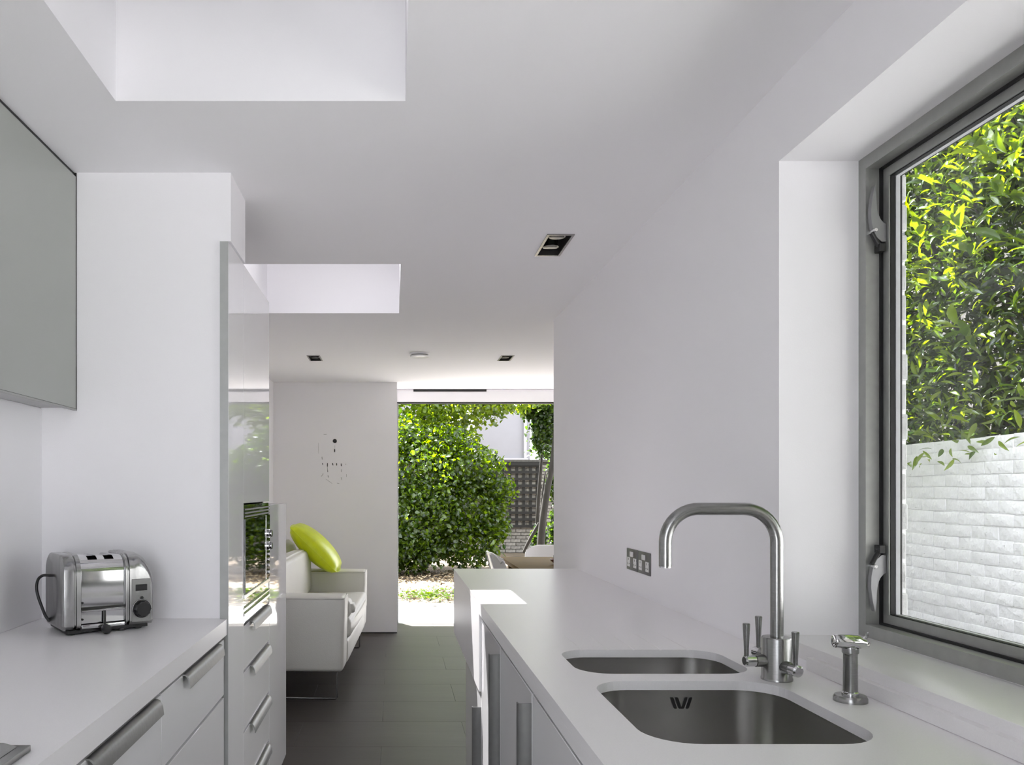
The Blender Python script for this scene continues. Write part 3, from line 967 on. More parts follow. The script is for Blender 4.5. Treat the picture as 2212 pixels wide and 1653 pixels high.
bm = B(); tube(bm, [(.026, .002, .109), (.036, .002, .108), (.040, .002, .114)], [.004, .0035, .002], 8)
obj('trigger_guard', bm, 'chrome', hd_, smooth=40)

# double wall sockets
def socket(yc, label):
    u = empty('wall_socket', (XR, yc, 1.070))
    tag(u, label, 'socket', 'double sockets on the right wall')
    bobj('plate', (-.005, -.0003, -.073, .073, -.043, .043), 'plate', u, bevel=(.0015, 2))
    for s in (-1, 1):
        i = bobj('outlet', (-.0065, -.0045, s * .042 - .019, s * .042 + .019, -.030, .008), 'white_plastic', u, bevel=(.0008, 1))
        bm = B()
        box(bm, -.0069, -.0062, s * .042 - .002, s * .042 + .002, -.004, .004)
        box(bm, -.0069, -.0062, s * .042 - .013, s * .042 - .007, -.020, -.016)
        box(bm, -.0069, -.0062, s * .042 + .007, s * .042 + .013, -.020, -.016)
        obj('pin_holes', bm, 'black', i)
        bobj('rocker_switch', (-.0085, -.0045, s * .011 - .008, s * .011 + .008, .012, .032), 'white_plastic', u, bevel=(.0008, 1))
    for s in (-1, 1):
        bm = B(); lathe(bm, [(.001, -.0062), (.003, -.0058), (.003, -.004)], (0, s * .06, 0), 10, 'x')
        obj('screw', bm, 'chrome', u, smooth=40)
socket(1750 * XR / (1393.5 - 851), 'double steel socket plate on the right wall, nearer the tap')
socket(1750 * XR / (1367.5 - 851), 'double steel socket plate on the right wall, farther from the tap')

# ================================================================== CEILING FITTINGS
dl_labels = ['twin recessed ceiling light with dark steel trim nearest the camera',
             'twin recessed ceiling light above the sofa',
             'twin recessed ceiling light above the dining end, beside the smoke alarm']
for (cx, cy, w, l), lab in zip(DOWN, dl_labels):
    u = empty('recessed_light', (cx, cy, CEIL))
    tag(u, lab, 'ceiling light', 'twin recessed ceiling lights')
    bm = B()
    for d in ((-w / 2, -w / 2 + .010, -l / 2, l / 2), (w / 2 - .010, w / 2, -l / 2, l / 2), (-w / 2 + .010, w / 2 - .010, -l / 2, -l / 2 + .010), (-w / 2 + .010, w / 2 - .010, l / 2 - .010, l / 2)):
        box(bm, *d, -.004, -.0002)
    obj('trim', bm, 'steel', u)
    bm = B()
    a, b = w / 2 - .007, l / 2 - .007
    for d in ((-a, -a + .002, -b, b), (a - .002, a, -b, b), (-a, a, -b, -b + .002), (-a, a, b - .002, b)):
        box(bm, *d, 0.0, .070)
    box(bm, -a, a, -b, b, .068, .070)
    obj('housing', bm, 'aludark', u)
    for s in (-1, 1):
        bm = B(); lathe(bm, [(.036, .012), (.034, .012), (.022, .045), (.022, .060), (.036, .060)], (0, s * l * .235, 0), 20)
        lm = obj('lamp', bm, 'steel', u, smooth=40)
        bm = B(); lathe(bm, [(.0335, .013), (.001, .016)], (0, s * l * .235, 0), 20)
        obj('lens', bm, 'alu', lm, smooth=40)
        bobj('cross_bar', (-w / 2 + .022, w / 2 - .030, s * l * .235 - .014, s * l * .235 - .004, .006, .010), 'ovensteel', u)
sd = empty('smoke_alarm', (0.192, 6.05, CEIL))
tag(sd, 'round white smoke alarm on the ceiling between two lights', 'smoke alarm')
bm = B(); lathe(bm, [(.072, -.0002), (.072, -.010), (.068, -.012)], n=32); obj('base', bm, 'white_plastic', sd, smooth=35)
bm = B(); lathe(bm, [(.062, -.012), (.062, -.020)], n=32); obj('vent_ring', bm, 'handle', sd, smooth=35)
bm = B(); lathe(bm, [(.072, -.020), (.070, -.028), (.045, -.034), (.001, -.035)], n=32); obj('cover', bm, 'white_plastic', sd, smooth=35)

# ================================================================== LIVING END
# sofa, rotated a little
SO = empty('sofa', (-.70, 6.10, 0), math.radians(-2.5))
tag(SO, 'cream leather sofa with box arms on a slim metal sled base', 'sofa')
# local frame: x towards the room, y along the sofa (far = +), origin at the middle of the seat
def rbox(name, d, m, parent, r, seg=4, taper=None, bulge=0):
    bm = B()
    vs = box(bm, *d)
    if taper:
        taper(bm)
    bmesh.ops.subdivide_edges(bm, edges=bm.edges[:], cuts=3, use_grid_fill=True)
    if bulge:
        cx, cy, cz = (d[0] + d[1]) / 2, (d[2] + d[3]) / 2, (d[4] + d[5]) / 2
        hx, hy, hz = (d[1] - d[0]) / 2, (d[3] - d[2]) / 2, (d[5] - d[4]) / 2
        for v in bm.verts:
            a, b, c = (v.co.x - cx) / hx, (v.co.y - cy) / hy, (v.co.z - cz) / hz
            if abs(c) > .99: v.co.z += math.copysign(bulge * max(0, 1 - a * a) * max(0, 1 - b * b), c)
            if abs(a) > .99: v.co.x += math.copysign(bulge * max(0, 1 - c * c) * max(0, 1 - b * b), a)
            if abs(b) > .99: v.co.y += math.copysign(bulge * max(0, 1 - c * c) * max(0, 1 - a * a), b)
    return obj(name, bm, m, parent, bevel=(r, seg), smooth=80)
HL = 0.95
def arm_taper(bm):
    for v in bm.verts:
        if v.co.z < .3:
            v.co.x = v.co.x - (0.012 if v.co.x > 0 else 0)
for s in (-1, 1):
    y0, y1 = (-HL, -HL + .24) if s < 0 else (HL - .24, HL)
    ar = rbox('arm', (-.36, .43, y0, y1, .195, .672), 'leather', SO, .028, 4, arm_taper, .006)
    bm = B()
    zz = .662
    pth = [(-.39, y0 + .004, zz), (.415, y0 + .004, zz), (.424, y0 + .012, zz), (.424, y1 - .012, zz), (.415, y1 - .004, zz), (-.39, y1 - .004, zz)]
    tube(bm, pth, .005, 8)
    obj('piping', bm, 'leather', ar, smooth=60)
rbox('base', (-.38, .425, -HL + .245, HL - .245, .205, .36), 'leather', SO, .02, 3)
rbox('seat_cushion', (-.16, .445, -HL + .25, HL - .25, .365, .505), 'leather', SO, .045, 4, None, .02)
# backrest with rounded top
bm = B()
loops = []
for yy, q in ((-HL + .0, .03), (-HL + .03, 0.0), (HL - .03, 0.0), (HL, .03)):
    P = [(-.38 + q, .21), (-.155, .21), (-.135 - q * .5, .50), (-.140 - q, .68), (-.165 - q, .80), (-.205 - q * .5, .885 - q), (-.25, .925 - q), (-.32, .925 - q), (-.365 + q, .89 - q), (-.38 + q, .80)]
    loops.append([(x, yy, z) for x, z in P])
loft(bm, loops)
obj('backrest', bm, 'leather', SO, bevel=(.012, 3), smooth=70)
rbox('back_cushion', (-.155, -.02, -HL + .26, HL - .26, .50, .86), 'leather', SO, .05, 4, None, .02)
for s in (-1, 1):
    bm = B()
    yl = s * (HL - .10)
    P = [(-.34, yl, .20), (-.34, yl, .012), (-.334, yl, .006), (.362, yl, .006), (.368, yl, .012), (.368, yl, .20)]
    tube(bm, P, .006, 8)
    obj('sled_leg', bm, 'steel', SO, smooth=60)
# crumpled leather throw cushion at the near front corner of the seat
rbox('bolster', (.20, .44, -HL + .255, -HL + .42, .50, .62), 'leather', SO, .04, 4, None, .03)

# lime cushion, leaning on far arm and backrest
cu = empty('cushion', (-.655, 6.82, 0.868))
tag(cu, 'lime green satin cushion leaning on the cream sofa', 'cushion')
bm = B()
N = 18
def sup(c):
    return math.copysign(abs(c) ** 0.62, c)
top, botv = [], []
g = []
Lh = .275
for side in (1, -1):
    grid = []
    for i in range(N + 1):
        rowv = []
        for j in range(N + 1):
            a = -1 + 2 * i / N; b = -1 + 2 * j / N
            x = a * Lh * (1 - .07 * b * b); yv = b * Lh * (1 - .07 * a * a)
            t = .108 * (max(0, 1 - a * a) * max(0, 1 - b * b)) ** 0.46
            rowv.append(bm.verts.new((x, yv, side * t)))
        grid.append(rowv)
    for i in range(N):
        for j in range(N):
            f = (grid[i][j], grid[i + 1][j], grid[i + 1][j + 1], grid[i][j + 1])
            bm.faces.new(f if side > 0 else f[::-1])
bmesh.ops.remove_doubles(bm, verts=bm.verts[:], dist=1e-5)
bmesh.ops.transform(bm, matrix=Matrix.Rotation(math.radians(44), 4, 'Y'), verts=bm.verts[:])
cush = obj('cover', bm, 'lime', cu, smooth=80)
bm = B()
edge = []
for k in range(4 * 16):
    t = (k % 16) / 16.0 * 2 - 1
    q = k // 16
    a, b = ((t, -1), (1, t), (-t, 1), (-1, -t))[q]
    edge.append(Matrix.Rotation(math.radians(44), 4, 'Y') @ Vector((a * Lh * (1 - .07 * b * b), b * Lh * (1 - .07 * a * a), 0)))
edge.append(edge[0])
tube(bm, edge, .004, 6)
obj('seam', bm, 'lime', cu, smooth=60)

# faint drawing on a thin white plaque
art = empty('wall_art', (-.56, 7.664, 1.64))
tag(art, 'thin white plaque with black dot and faint ink drips on back wall', 'wall art')
def A(px, py):
    return ((px - 851) / 228.3 + .56, CAMZ - (py - 1060) / 228.3 - 1.64)
bm = B()
outl = [A(688, 950), A(692, 938), A(700, 934), A(746, 934), A(754, 938), A(758, 950), A(757, 1020), A(751, 1036), A(726, 1047), A(700, 1036), A(690, 1026)]
loft(bm, [[(x, 0, z) for x, z in outl], [(x, -.003, z) for x, z in outl]])
obj('plaque', bm, 'paint', art)
bm = B(); lathe(bm, [(.001, -.012), (.012, -.011), (.0195, -.006), (.0195, -.003)], (A(723.3, 953)[0], 0, A(723.3, 953)[1]), 20, 'y')
obj('black_dot', bm, 'ink', art, smooth=50)
marks = [(723, 970, 723, 977, 2.4, 1), (695.5, 987, 696.3, 993, 1.4, 0), (696.5, 1000.5, 697.3, 1004.5, 1.8, 1), (707.5, 1000.5, 707.3, 1008.5, 2.0, 1), (718, 1000.5, 719.5, 1005.5, 2.2, 1), (727.3, 1000.5, 727.4, 1006, 2.2, 1), (737, 1001.5, 737.4, 1007.5, 2.2, 1), (747, 1002, 747.1, 1004.5, .9, 0),
         (707.3, 1008, 707.6, 1020, .7, 0), (707.6, 1015, 708.3, 1020, 1.3, 0), (737.4, 1014, 737.4, 1020, 1.1, 0), (708.6, 1027, 709.4, 1032, 1.5, 0), (698, 1023, 697.2, 1026, 1.2, 0), (697, 1026, 693.4, 1030, .8, 0), (704, 1035, 718, 1045, .6, 0), (737, 1031, 738.5, 1037, 1.0, 0), (688, 957, 688.2, 980, .5, 0), (723.4, 962, 723.5, 968, .4, 0), (699, 938.5, 706, 938.3, .7, 0), (728, 1044, 733, 1044.5, .8, 0), (748.5, 1024, 748.7, 1031, .6, 0)]
for x0, y0, x1, y1, w, dk in marks:
    a = Vector(A(x0, y0)); b = Vector(A(x1, y1))
    bm = B(); tube(bm, [(a.x, -.0032, a.y), ((a.x + b.x) / 2, -.0036, (a.y + b.y) / 2), (b.x, -.0032, b.y)], [w * .0015, w * .0022, w * .0016], 6)
    obj('ink_drip', bm, 'ink' if dk else 'inkgrey', art)

# dining table and chairs
dt = empty('dining_table', (1.75, 6.75, 0))
tag(dt, 'oiled oak dining table beyond the far end of the right worktop', 'table')
bobj('tabletop', (-.77, .72, -.70, .70, .705, .740), 'oak', dt, bevel=(.003, 2))
for sx in (-1, 1):
    for sy in (-1, 1):
        bm = B()
        cx, cy = (-.68 if sx < 0 else .63), sy * .60
        loft(bm, [[(cx + a * w, cy + b * w, z) for a, b in ((-1, -1), (1, -1), (1, 1), (-1, 1))] for z, w in ((0, .022), (.705, .034))])
        obj('leg', bm, 'oak', dt, bevel=(.003, 1))

def shell_surface(u, v):
    """u -1..1 across, v 0 (front of seat) .. 1 (top of back); faces +x"""
    if v < .5:
        t = v / .5
        x = .21 - .40 * t; z = .455 - .03 * math.sin(t * math.pi)
        w = .225 + .01 * t
    else:
        t = (v - .5) / .5
        a = t * 1.15
        x = -.19 - .06 * math.sin(a * 1.2) - .05 * t * t; z = .455 + .385 * t ** 1.15
        w = .235 - .03 * t ** 3
    side = abs(u)
    lift = .075 * side ** 3 * (1 - .6 * max(0, (v - .6) / .4)) + .0
    wrap = .075 * side ** 2.2 * min(1, max(0, (v - .35) / .3))
    xx = x + wrap
    zz = z + lift * (1 if v < .55 else .5) - (.09 * side ** 5 if v > .93 else 0) * (v - .93) / .07
    return Vector((xx, u * w, zz))
def chair(name, loc, rz, label):
    u = empty(name, loc, rz)
    tag(u, label, 'chair', 'white shell chairs at the table')
    bm = B()
    nu, nv = 14, 22
    gr = [[bm.verts.new(shell_surface(-1 + 2 * i / nu, j / nv)) for i in range(nu + 1)] for j in range(nv + 1)]
    for j in range(nv):
        for i in range(nu):
            bm.faces.new((gr[j][i], gr[j][i + 1], gr[j + 1][i + 1], gr[j + 1][i]))
    bmesh.ops.recalc_face_normals(bm, faces=bm.faces[:])
    bmesh.ops.solidify(bm, geom=bm.faces[:], thickness=.007)
    sh = obj('shell', bm, 'shell', u, smooth=60)
    for yy in (-.10, .10):
        bm = B()
        tube(bm, [shell_surface(yy / .225, .50 + .48 * t) + Vector((-.008, 0, 0)) for t in np.linspace(0, 1, 10)], .006, 8)
        obj('rib', bm, 'shell', sh, smooth=60)
    bm = B()
    rim = [shell_surface(-1, j / nv) for j in range(nv + 1)] + [shell_surface(-1 + 2 * i / nu, 1) for i in range(1, nu)] + [shell_surface(1, j / nv) for j in range(nv, -1, -1)]
    tube(bm, rim, .0065, 8)
    obj('rim', bm, 'shell', sh, smooth=60)
    for sx in (-1, 1):
        for sy in (-1, 1):
            bm = B(); tube(bm, [(sx * .10 - .02, sy * .10, .43), (sx * .20 - .02, sy * .20, .0)], [.012, .009], 10)
            obj('leg', bm, 'oak', u, smooth=60)
    return u
chair('shell_chair', (1.07, 6.72, 0), 0.06, 'white moulded shell chair seen from behind at the table end')
chair('shell_chair', (1.47, 7.50, -.02), math.radians(-91), 'white moulded shell chair on the garden side of the table')

bm = B(); lathe(bm, [(.03, 0), (.05, .004), (.085, .03), (.092, .045), (.088, .045), (.078, .03), (.045, .010), (.001, .008)], n=28)
bl = obj('wooden_bowl', bm, 'bowlwood', smooth=45, loc=(1.375, 6.66, .740))
tag(bl, 'red-brown wooden bowl on the oak table', 'bowl')
bx_ = empty('small_box', (1.52, 7.25, .740))
tag(bx_, 'small dark box at the garden edge of the oak table', 'box')
bobj('box_body', (-.085, .085, -.05, .05, 0, .018), 'black', bx_, bevel=(.003, 2))
bobj('box_lid', (-.087, .087, -.052, .052, .0182, .026), 'aludark', bx_, bevel=(.003, 2))

# ================================================================== SIDE PASSAGE
gp = struct(bobj('ground', (-9, 12, YB + .165, 40, -0.20, -0.03), 'soil'))
sg = struct(bobj('ground_passage', (1.29, 9, YN - .19, 4.59, -0.20, -0.03), 'passage'))
struct(bobj('ground_passage', (XD + .3, 9, 4.59, YB + .165, -0.20, -0.03), 'passage'))

struct(bobj('ground_added_reflector', (-5, 6, -12, YN - .2, -0.20, -0.03), 'bounce_ground'))  # unseen ground added to bounce sunlight in through the rear door
nh = empty('added_sky_blocker', (3.2, YN - .6, 0))  # unseen block added to keep sky light off the window jamb
tag(nh, 'unseen brick block added to close off sky behind the camera', 'building')
o = bobj('wall', (1.32, 8.0, YN - 5.0, YN - .6, -.03, 7.2), 'brickgrey', nh); o.location = -nh.location
o = bobj('parapet', (1.30, 8.02, YN - 5.0, YN - .58, 7.2, 7.35), 'mortar', nh); o.location = -nh.location
for wx in (2.1, 4.6):
    w_ = bobj('window', (wx, wx + .9, YN - .60, YN - .57, 4.2, 5.7), 'rendertrim', nh); w_.location = -nh.location
    bobj('pane', (wx + .06, wx + .84, YN - .569, YN - .565, 4.26, 5.64), 'dark', w_)

XBW = 3.50
bw = empty('boundary_wall', (XBW, 4.9, 0))
tag(bw, 'white painted brick boundary wall seen through the kitchen window', 'wall')
ZW = 1.66
o = bobj('wall_core', (XBW + .004, XBW + .23, -1.0, 8.3, -0.1, ZW - .02), 'mortarwhite', bw); o.location = -bw.location
vars_ = []
for q in range(6):
    bm = B()
    vs = box(bm, 0, .10, .0015, .2235, .0015, .0735)
    for v in bm.verts:
        v.co += Vector((random.uniform(-.0025, .0025), random.uniform(-.003, .003), random.uniform(-.0035, .0035)))
    t = obj('brick_source', bm, 'brickwhite', None, bevel=(.0045, 2))
    vars_.append(t.data)
    bpy.data.objects.remove(t, do_unlink=True)
sw = 0
for r in range(23):
    z = -0.06 + .075 * r
    for c in range(13):
        yy = 3.45 + .225 * c + (.1125 if r % 2 else 0)
        b = bpy.data.objects.new('brick', random.choice(vars_)); COL.objects.link(b); b.parent = bw
        b.location = Vector((XBW - random.uniform(.001, .006), yy, z + .006 * math.sin(yy * 1.3 + r * .4))) - bw.location
        b.rotation_euler = (random.uniform(-.012, .012), random.uniform(-.02, .02), random.uniform(-.012, .012))
# the rest of the wall's bricks
bm = B()
for r in range(23):
    z = -0.06 + .075 * r
    for c in list(range(-14, 0)) + list(range(13, 21)):
        yy = 3.45 + .225 * c + (.1125 if r % 2 else 0)
        box(bm, XBW - .004, XBW + .05, yy + .005, yy + .220, z + .004, z + .071)
o = obj('brick_remainder', bm, 'brickwhite', bw); o.location = -bw.location; o['kind'] = 'stuff'

ns = empty('added_gap_wall', (6.3, 6.0, 0))  # wall added to darken the sky gaps between the laurel leaves
tag(ns, 'dark brick wall added behind the laurel to block sky gaps', 'building')
o = bobj('wall', (6.7, 7.1, 1.0, 13.0, -.1, 6.5), 'brickgrey', ns); o.location = -ns.location
o = bobj('gutter', (6.6, 6.7, 1.0, 13.0, 6.4, 6.5), 'aludark', ns); o.location = -ns.location

# laurel shrub growing over the boundary wall
sh = empty('laurel_shrub', (4.1, 5.2, 0))
tag(sh, 'glossy laurel shrub hanging over the white boundary wall', 'shrub')
def lau_pts(n, x0, x1, z0, z1, y0=2.6, y1=7.4):
    P = np.stack([rng.uniform(x0, x1, n), rng.uniform(y0, y1, n), rng.uniform(z0, z1, n)], axis=1)
    return P
inner = np.vstack([lau_pts(26000, 3.66, 4.8, 1.68, 5.0), lau_pts(9000, 3.6, 4.6, 1.72, 5.0, -1.4, 2.6)])  # stretch nearer the camera is unseen, added to block sky from the window
front = np.vstack([lau_pts(8000, 3.42, 3.95, 1.72, 4.9), lau_pts(900, 3.45, 4.0, 1.75, 4.9, -1.4, 2.6)])
bump = .25 * np.sin(front[:, 1] * 3.1) * np.sin(front[:, 2] * 2.7 + 1)
front[:, 0] += bump
hang = lau_pts(60, 3.30, 3.46, 1.52, 1.70, 3.4, 6.6)
o = leaf_obj('inner_foliage', inner, rng.uniform(.08, .15, len(inner)), 'leaf_laurel_shaded', sh, 'long', .35); o.location = -sh.location; o['kind'] = 'stuff'
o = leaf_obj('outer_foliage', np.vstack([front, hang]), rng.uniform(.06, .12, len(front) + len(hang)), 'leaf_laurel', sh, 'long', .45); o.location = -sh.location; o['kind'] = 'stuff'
lm = []
for q in range(4):
    V, F = leaf_base('long')
    V = V * np.array([1.0 + .1 * q, 1, 1.2])
    me = bpy.data.meshes.new('leaf')
    me.from_pydata(V.tolist(), [], F)
    me.polygons.foreach_set('use_smooth', [True] * len(me.polygons))
    me.materials.append(M['leaf_laurel'])
    lm.append(me)
# sprays of big leaves nearest the house
nleaf = 0
while nleaf < 290:
    cy, cz = random.uniform(3.9, 6.2), random.uniform(1.9, 4.2)
    if random.random() > min(1, .12 + (cz - 1.9) / 1.3):
        continue
    cx = random.uniform(3.22, 3.55)
    base = Vector((cx, cy, cz))
    ax = Vector((-.5, random.uniform(-.6, .6), random.uniform(.1, .8))).normalized()
    for k in range(9):
        if nleaf >= 290: break
        d = (ax * .6 + Vector((random.uniform(-.8, .4), random.uniform(-1, 1), random.uniform(-.7, .8)))).normalized()
        nrm = (Vector((-.35, .3, 1)) + Vector((random.uniform(-.5, .5), random.uniform(-.5, .5), 0))).normalized()
        nrm = (nrm - d * nrm.dot(d)).normalized()
        x = d.cross(nrm)
        s = random.uniform(.11, .18)
        o = bpy.data.objects.new('leaf', random.choice(lm)); COL.objects.link(o); o.parent = sh
        mt = Matrix((x, d, nrm)).transposed().to_4x4() @ Matrix.Scale(s, 4)
        mt.translation = base + ax * (.03 * k) - sh.location
        o.matrix_local = mt
        nleaf += 1
# tall dark trees added behind the laurel to block sky from the window
for tx, ty, lab in ((4.9, 5.4, 'tall dark tree added behind the laurel to block sky'), (4.7, 1.3, 'tall dark tree added nearest the camera to block sky')):
    nt_ = empty('sky_blocking_tree', (tx, ty, 0))
    tag(nt_, lab, 'tree', 'trees added to block sky from the window')
    Pn = blob_points([(tx, ty - .8, 5.6, 1.2, 1.9, 2.2), (tx, ty + 1.0, 6.2, 1.2, 1.8, 2.4), (tx + .2, ty, 8.0, 1.3, 2.2, 1.8)], 5200, .35)
    o = leaf_obj('foliage', Pn, rng.uniform(.22, .36, len(Pn)), 'leaf_dark', nt_, 'simple', .3); o.location = -nt_.location
    bm = B(); tube(bm, [(tx, ty, 0), (tx + .1, ty, 3), (tx, ty + .1, 6.5)], [.16, .13, .05], 10)
    o = obj('trunk', bm, 'bark', nt_, smooth=60); o.location = -nt_.location
for k in range(9):
    yy = 3.0 + .5 * k
    bm = B(); tube(bm, [(4.3, yy, .0), (4.25, yy + .1, 1.4), (4.1, yy - .1, 2.6), (3.9, yy + .15, 3.8)], [.04, .035, .022, .008], 8)
    o = obj('stem', bm, 'bark', sh, smooth=60); o.location = -sh.location

# ================================================================== GARDEN
# pale paving by the threshold
pv = struct(bobj('ground_patio', (-2.5, 4.2, YB + .17, 9.46, -0.10, -0.036), 'mortar'))
for i in range(11):
    for j in range(2):
        bobj('paving_slab', (-2.5 + .61 * i, -2.5 + .61 * i + .604, YB + .172 + .56 * j, YB + .172 + .56 * j + .555, -0.036, -0.008), 'paving', pv, bevel=(.003, 1))
# older irregular paving with litter
po = struct(bobj('ground_old_paving', (-2.5, 4.2, 9.47, 12.2, -0.10, -0.046), 'soil'))
for i in range(13):
    for j in range(6):
        x0 = -2.5 + .5 * i + (.2 if j % 2 else 0); y0 = 9.48 + .45 * j
        o = bobj('paving_stone', (x0, x0 + .5 - random.uniform(.01, .04), y0, y0 + .45 - random.uniform(.01, .03), -0.046, -0.020 + random.uniform(-.006, .006)), 'pavestone', po, bevel=(.006, 1))
lp = np.stack([rng.uniform(-2, 3.6, 5200), 9.6 + 4.2 * rng.random(5200) ** .75, rng.uniform(-.016, .012, 5200)], axis=1)
lt = leaf_obj('leaf_litter', lp, rng.uniform(.035, .075, 5200), 'litter', None, 'round', .86)
tag(lt, 'pale dry leaf litter scattered over the old garden paving', 'leaves', kind='stuff')
wd_ = empty('weed_clump', (.47, 10.4, -.02))
tag(wd_, 'low bright green weed clump growing in the garden paving', 'plant')
pw = rng.normal(size=(210, 3)) * np.array([.20, .22, .03]); pw[:, 2] = abs(pw[:, 2]) + .015
leaf_obj('foliage', pw, rng.uniform(.04, .075, 210), 'leaf_weed', wd_, 'round', .7)
wd2 = empty('weed_clump', (.93, 10.75, -.02))
tag(wd2, 'small green weed tuft in the garden paving right of the larger clump', 'plant')
pw = rng.normal(size=(70, 3)) * np.array([.07, .09, .03]); pw[:, 2] = abs(pw[:, 2]) + .015
leaf_obj('foliage', pw, rng.uniform(.04, .07, 70), 'leaf_weed', wd2, 'round', .7)

# large bush
bu = empty('garden_bush', (.4, 13.6, 0))
tag(bu, 'large rounded green bush beyond the garden paving', 'shrub')
blobs = [(-1.0, 13.6, 1.2, 1.3, 1.0, 1.3), (.35, 13.3, .85, .9, .8, .85), (.4, 13.6, 1.55, 1.0, .9, .75), (1.25, 13.7, 1.05, .70, .7, .55), (1.25, 13.7, 1.75, .65, .6, .42), (.15, 13.1, .45, .7, .6, .45), (.75, 13.9, 2.15, .75, .6, .35), (.0, 13.7, 2.25, .6, .6, .4), (1.75, 13.8, 1.35, .35, .4, .28), (1.62, 13.5, .75, .35, .4, .3), (1.2, 13.4, .45, .62, .55, .42), (-.4, 13.0, .5, .8, .6, .5)]
P = blob_points(blobs, 27000, .5)
P[:, 2] = np.abs(P[:, 2])
o = leaf_obj('foliage', P, rng.uniform(.05, .10, len(P)), 'leaf_bush', bu, 'simple', .45); o.location = -bu.location
for k in range(5):
    bm = B(); x = -.6 + .45 * k
    tube(bm, [(x * .4, 13.7, 0), (x * .7, 13.6, .6), (x, 13.6, 1.4)], [.035, .028, .012], 8)
    o = obj('stem', bm, 'bark', bu, smooth=60); o.location = -bu.location

# lime tree above
tr = empty('garden_tree', (-.6, 16.2, 0))
tag(tr, 'light green tree arching above the garden bush', 'tree')
blobs = [(-1.4, 15.6, 3.0, 1.6, 1.3, 1.3), (.3, 15.2, 2.75, 1.1, 1.0, .62), (1.3, 15.4, 3.0, .95, .9, .50), (.75, 15.0, 2.30, .9, .7, .32), (2.2, 15.6, 3.2, .9, .9, .38), (.6, 15.6, 4.0, 1.8, 1.4, 1.0), (.6, 13.0, 5.2, 2.8, 1.0, .8)]  # last blob is an unseen crown added to shade bush and paving
P = blob_points(blobs, 20000, .5)
o = leaf_obj('foliage', P, rng.uniform(.07, .12, len(P)), 'leaf_tree', tr, 'round', .5); o.location = -tr.location
bm = B(); tube(bm, [(-.7, 16.4, 0), (-.65, 16.3, 1.2), (-.4, 16.0, 2.4), (.1, 15.6, 3.3), (.6, 15.5, 4.0)], [.12, .10, .08, .05, .02], 10)
o = obj('trunk', bm, 'bark', tr, smooth=60); o.location = -tr.location
for q in (((-.4, 16.0, 2.4), (.6, 15.5, 2.75), (1.9, 15.4, 3.0)), ((-.5, 16.1, 2.0), (-1.2, 15.7, 2.8), (-1.8, 15.5, 3.4))):
    bm = B(); tube(bm, q, [.06, .035, .01], 8)
    o = obj('branch', bm, 'bark', tr, smooth=60); o.location = -tr.location

# ivy-clad leaning tree on the right
t2 = empty('leaning_tree', (2.75, 16.0, 0))
tag(t2, 'leaning tree with bare trunks and ivy beside the trellis', 'tree')
def g(px, py, Y):
    return ((px - 851) * Y / FPX, Y, CAMZ - (py - 1060) * Y / FPX)
for pl, rr in (([(1166, 1215, 15.6), (1172, 1130, 15.6), (1182, 1060, 15.6), (1192, 1010, 15.6), (1198, 960, 15.6), (1206, 880, 15.6)], [.085, .07, .062, .055, .05, .04]),
               ([(1160, 1150, 16.6), (1163, 1080, 16.6), (1168, 1015, 16.6), (1172, 960, 16.6)], [.04, .038, .032, .02]),
               ([(1168, 1110, 16.2), (1173, 1060, 16.2), (1178, 1020, 16.2)], [.022, .020, .012]),
               ([(1130, 1195, 15.9), (1145, 1165, 15.9), (1165, 1130, 15.9)], [.03, .035, .03])):
    bm = B(); tube(bm, smooth_path([g(*p) for p in pl], 4), list(np.interp(np.linspace(0, 1, 4 * (len(pl) - 1) + 1), np.linspace(0, 1, len(pl)), rr)), 10)
    o = obj('trunk', bm, 'bark', t2, smooth=60); o.location = -t2.location
b1 = g(1175, 930, 16.2); b2 = g(1190, 880, 16.2); b3 = g(1150, 880, 16.4); b4 = g(1166, 1170, 16.4); b5 = g(1205, 1040, 16.8); b6 = g(1205, 1150, 16.8)
blobs = [(*b1, .28, .4, .55), (*b2, .45, .5, .5), (*b3, .35, .4, .28), (*b4, .18, .2, .35), (*b5, .25, .3, .6), (*b6, .2, .3, .6)]
P = blob_points(blobs, 5200, .35)
o = leaf_obj('ivy_foliage', P, rng.uniform(.06, .10, len(P)), 'leaf_dark', t2, 'round', .45); o.location = -t2.location

# grey brick garden wall with trellis
gw = empty('garden_wall', (2.0, 17.9, 0))
tag(gw, 'weathered grey brick garden wall behind the trellis', 'wall')
o = bobj('wall_core', (-4.0, 6.0, 17.93, 18.15, -.1, 1.98), 'mortar', gw); o.location = -gw.location
gv = []
for q in range(4):
    bm = B(); box(bm, 0, .215, 0, .08, 0, .065)
    for v in bm.verts:
        v.co += Vector((random.uniform(-.003, .003), 0, random.uniform(-.003, .003)))
    t = obj('brick_source', bm, 'brickgarden', None, bevel=(.004, 1)); gv.append(t.data); bpy.data.objects.remove(t, do_unlink=True)
for r in range(26):
    for c in range(11):
        b = bpy.data.objects.new('brick', random.choice(gv)); COL.objects.link(b); b.parent = gw
        b.location = Vector((1.35 + .225 * c + (.1125 if r % 2 else 0), 17.915 - random.uniform(0, .006), -.02 + .075 * r)) - gw.location
o = bobj('coping', (-4.0, 6.0, 17.88, 18.20, 1.981, 2.03), 'mortar', gw); o.location = -gw.location
tl = empty('trellis', (2.55, 17.86, 1.2))
tag(tl, 'dark timber square trellis fixed to the garden wall', 'trellis')
tz0, tz1 = .53, 1.93
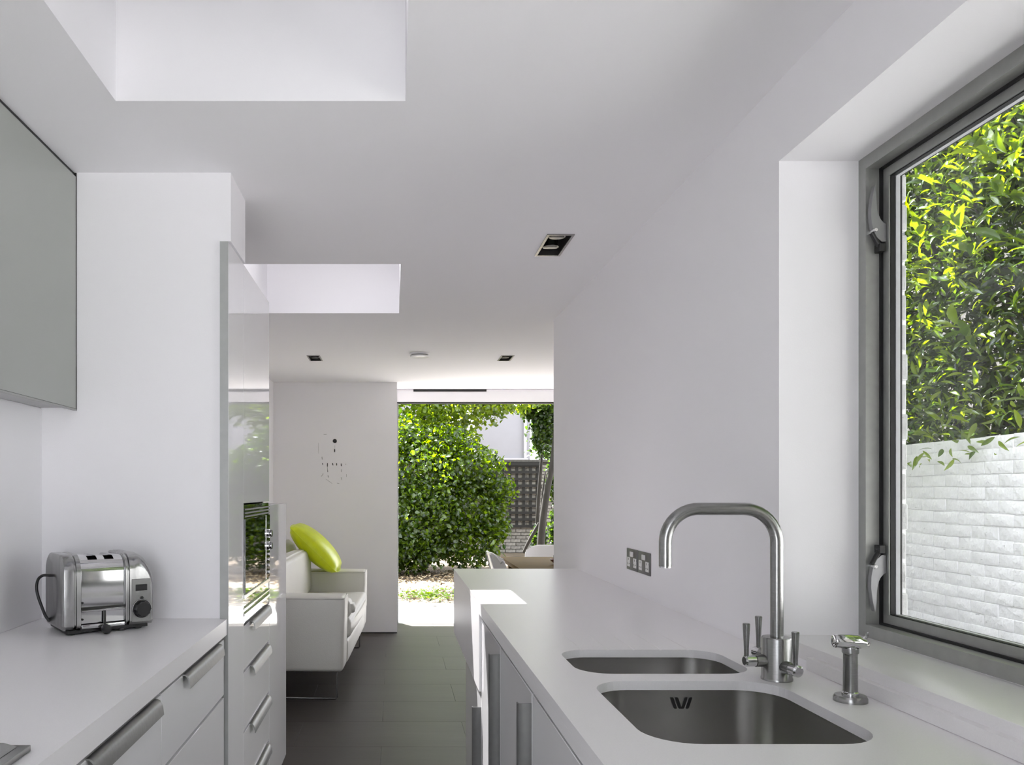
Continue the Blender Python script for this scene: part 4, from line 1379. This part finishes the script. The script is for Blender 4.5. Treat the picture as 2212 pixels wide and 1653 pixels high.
for k in range(10):
    z = tz0 + .03 + .149 * k
    o = bobj('lath', (1.45, 3.20, 17.868, 17.888, z - .029, z + .029), 'trellis', tl); o.location = -tl.location
for k in range(12):
    x = 1.49 + .153 * k
    o = bobj('lath', (x - .029, x + .029, 17.889, 17.909, tz0, tz1), 'trellis', tl); o.location = -tl.location
o = bobj('top_rail', (1.40, 3.24, 17.85, 17.91, 1.90, 1.975), 'trellis', tl); o.location = -tl.location

# white house beyond, seen through a gap in the leaves
hs = empty('white_house', (3.2, 23.5, 0))
tag(hs, 'white rendered building glimpsed through the gap above the trellis', 'building')
o = bobj('wall', (2.35, 3.95, 23.5, 27, 0, 4.6), 'render', hs); o.location = -hs.location
o = bobj('band_trim', (2.3, 3.88, 23.42, 23.499, 2.22, 2.29), 'rendertrim', hs); o.location = -hs.location
o = bobj('corner_trim', (3.76, 3.84, 23.42, 23.499, 2.291, 4.6), 'rendertrim', hs); o.location = -hs.location
hh = empty('brick_house', (-1, 28, 0))
tag(hh, 'pale house behind the trees at the left of the garden', 'building')
o = bobj('wall', (-7, 2.0, 28, 34, 0, 7.5), 'render', hh); o.location = -hh.location
for wx in (.15, -1.6):
    w_ = bobj('window', (wx, wx + .8, 27.93, 27.999, 2.3, 3.6), 'rendertrim', hh); w_.location = -hh.location
    bobj('pane', (wx + .06, wx + .74, 27.92, 27.929, 2.36, 3.54), 'dark', w_)
# dark hedge behind the garden wall
hg = empty('back_hedge', (2, 20.5, 0))
tag(hg, 'dark green hedge behind the garden wall', 'shrub')
blobs = [(-1.2, 19.8, 2.2, 2.2, .8, 1.6), (.9, 19.9, 2.3, 1.1, .7, .75), (4.5, 20.2, 2.4, 1.25, .8, 1.8), (-1.5, 20.4, 4.6, 2.2, .9, 1.2)]
P = blob_points(blobs, 12000, .4)
o = leaf_obj('foliage', P, rng.uniform(.09, .15, len(P)), 'leaf_dark', hg, 'simple', .45); o.location = -hg.location
bm = B(); tube(bm, [(.5, 20.2, 0), (.4, 20.2, 2.0), (1.2, 20.3, 4.0)], [.1, .08, .03], 8)
o = obj('trunk', bm, 'bark', hg, smooth=60); o.location = -hg.location
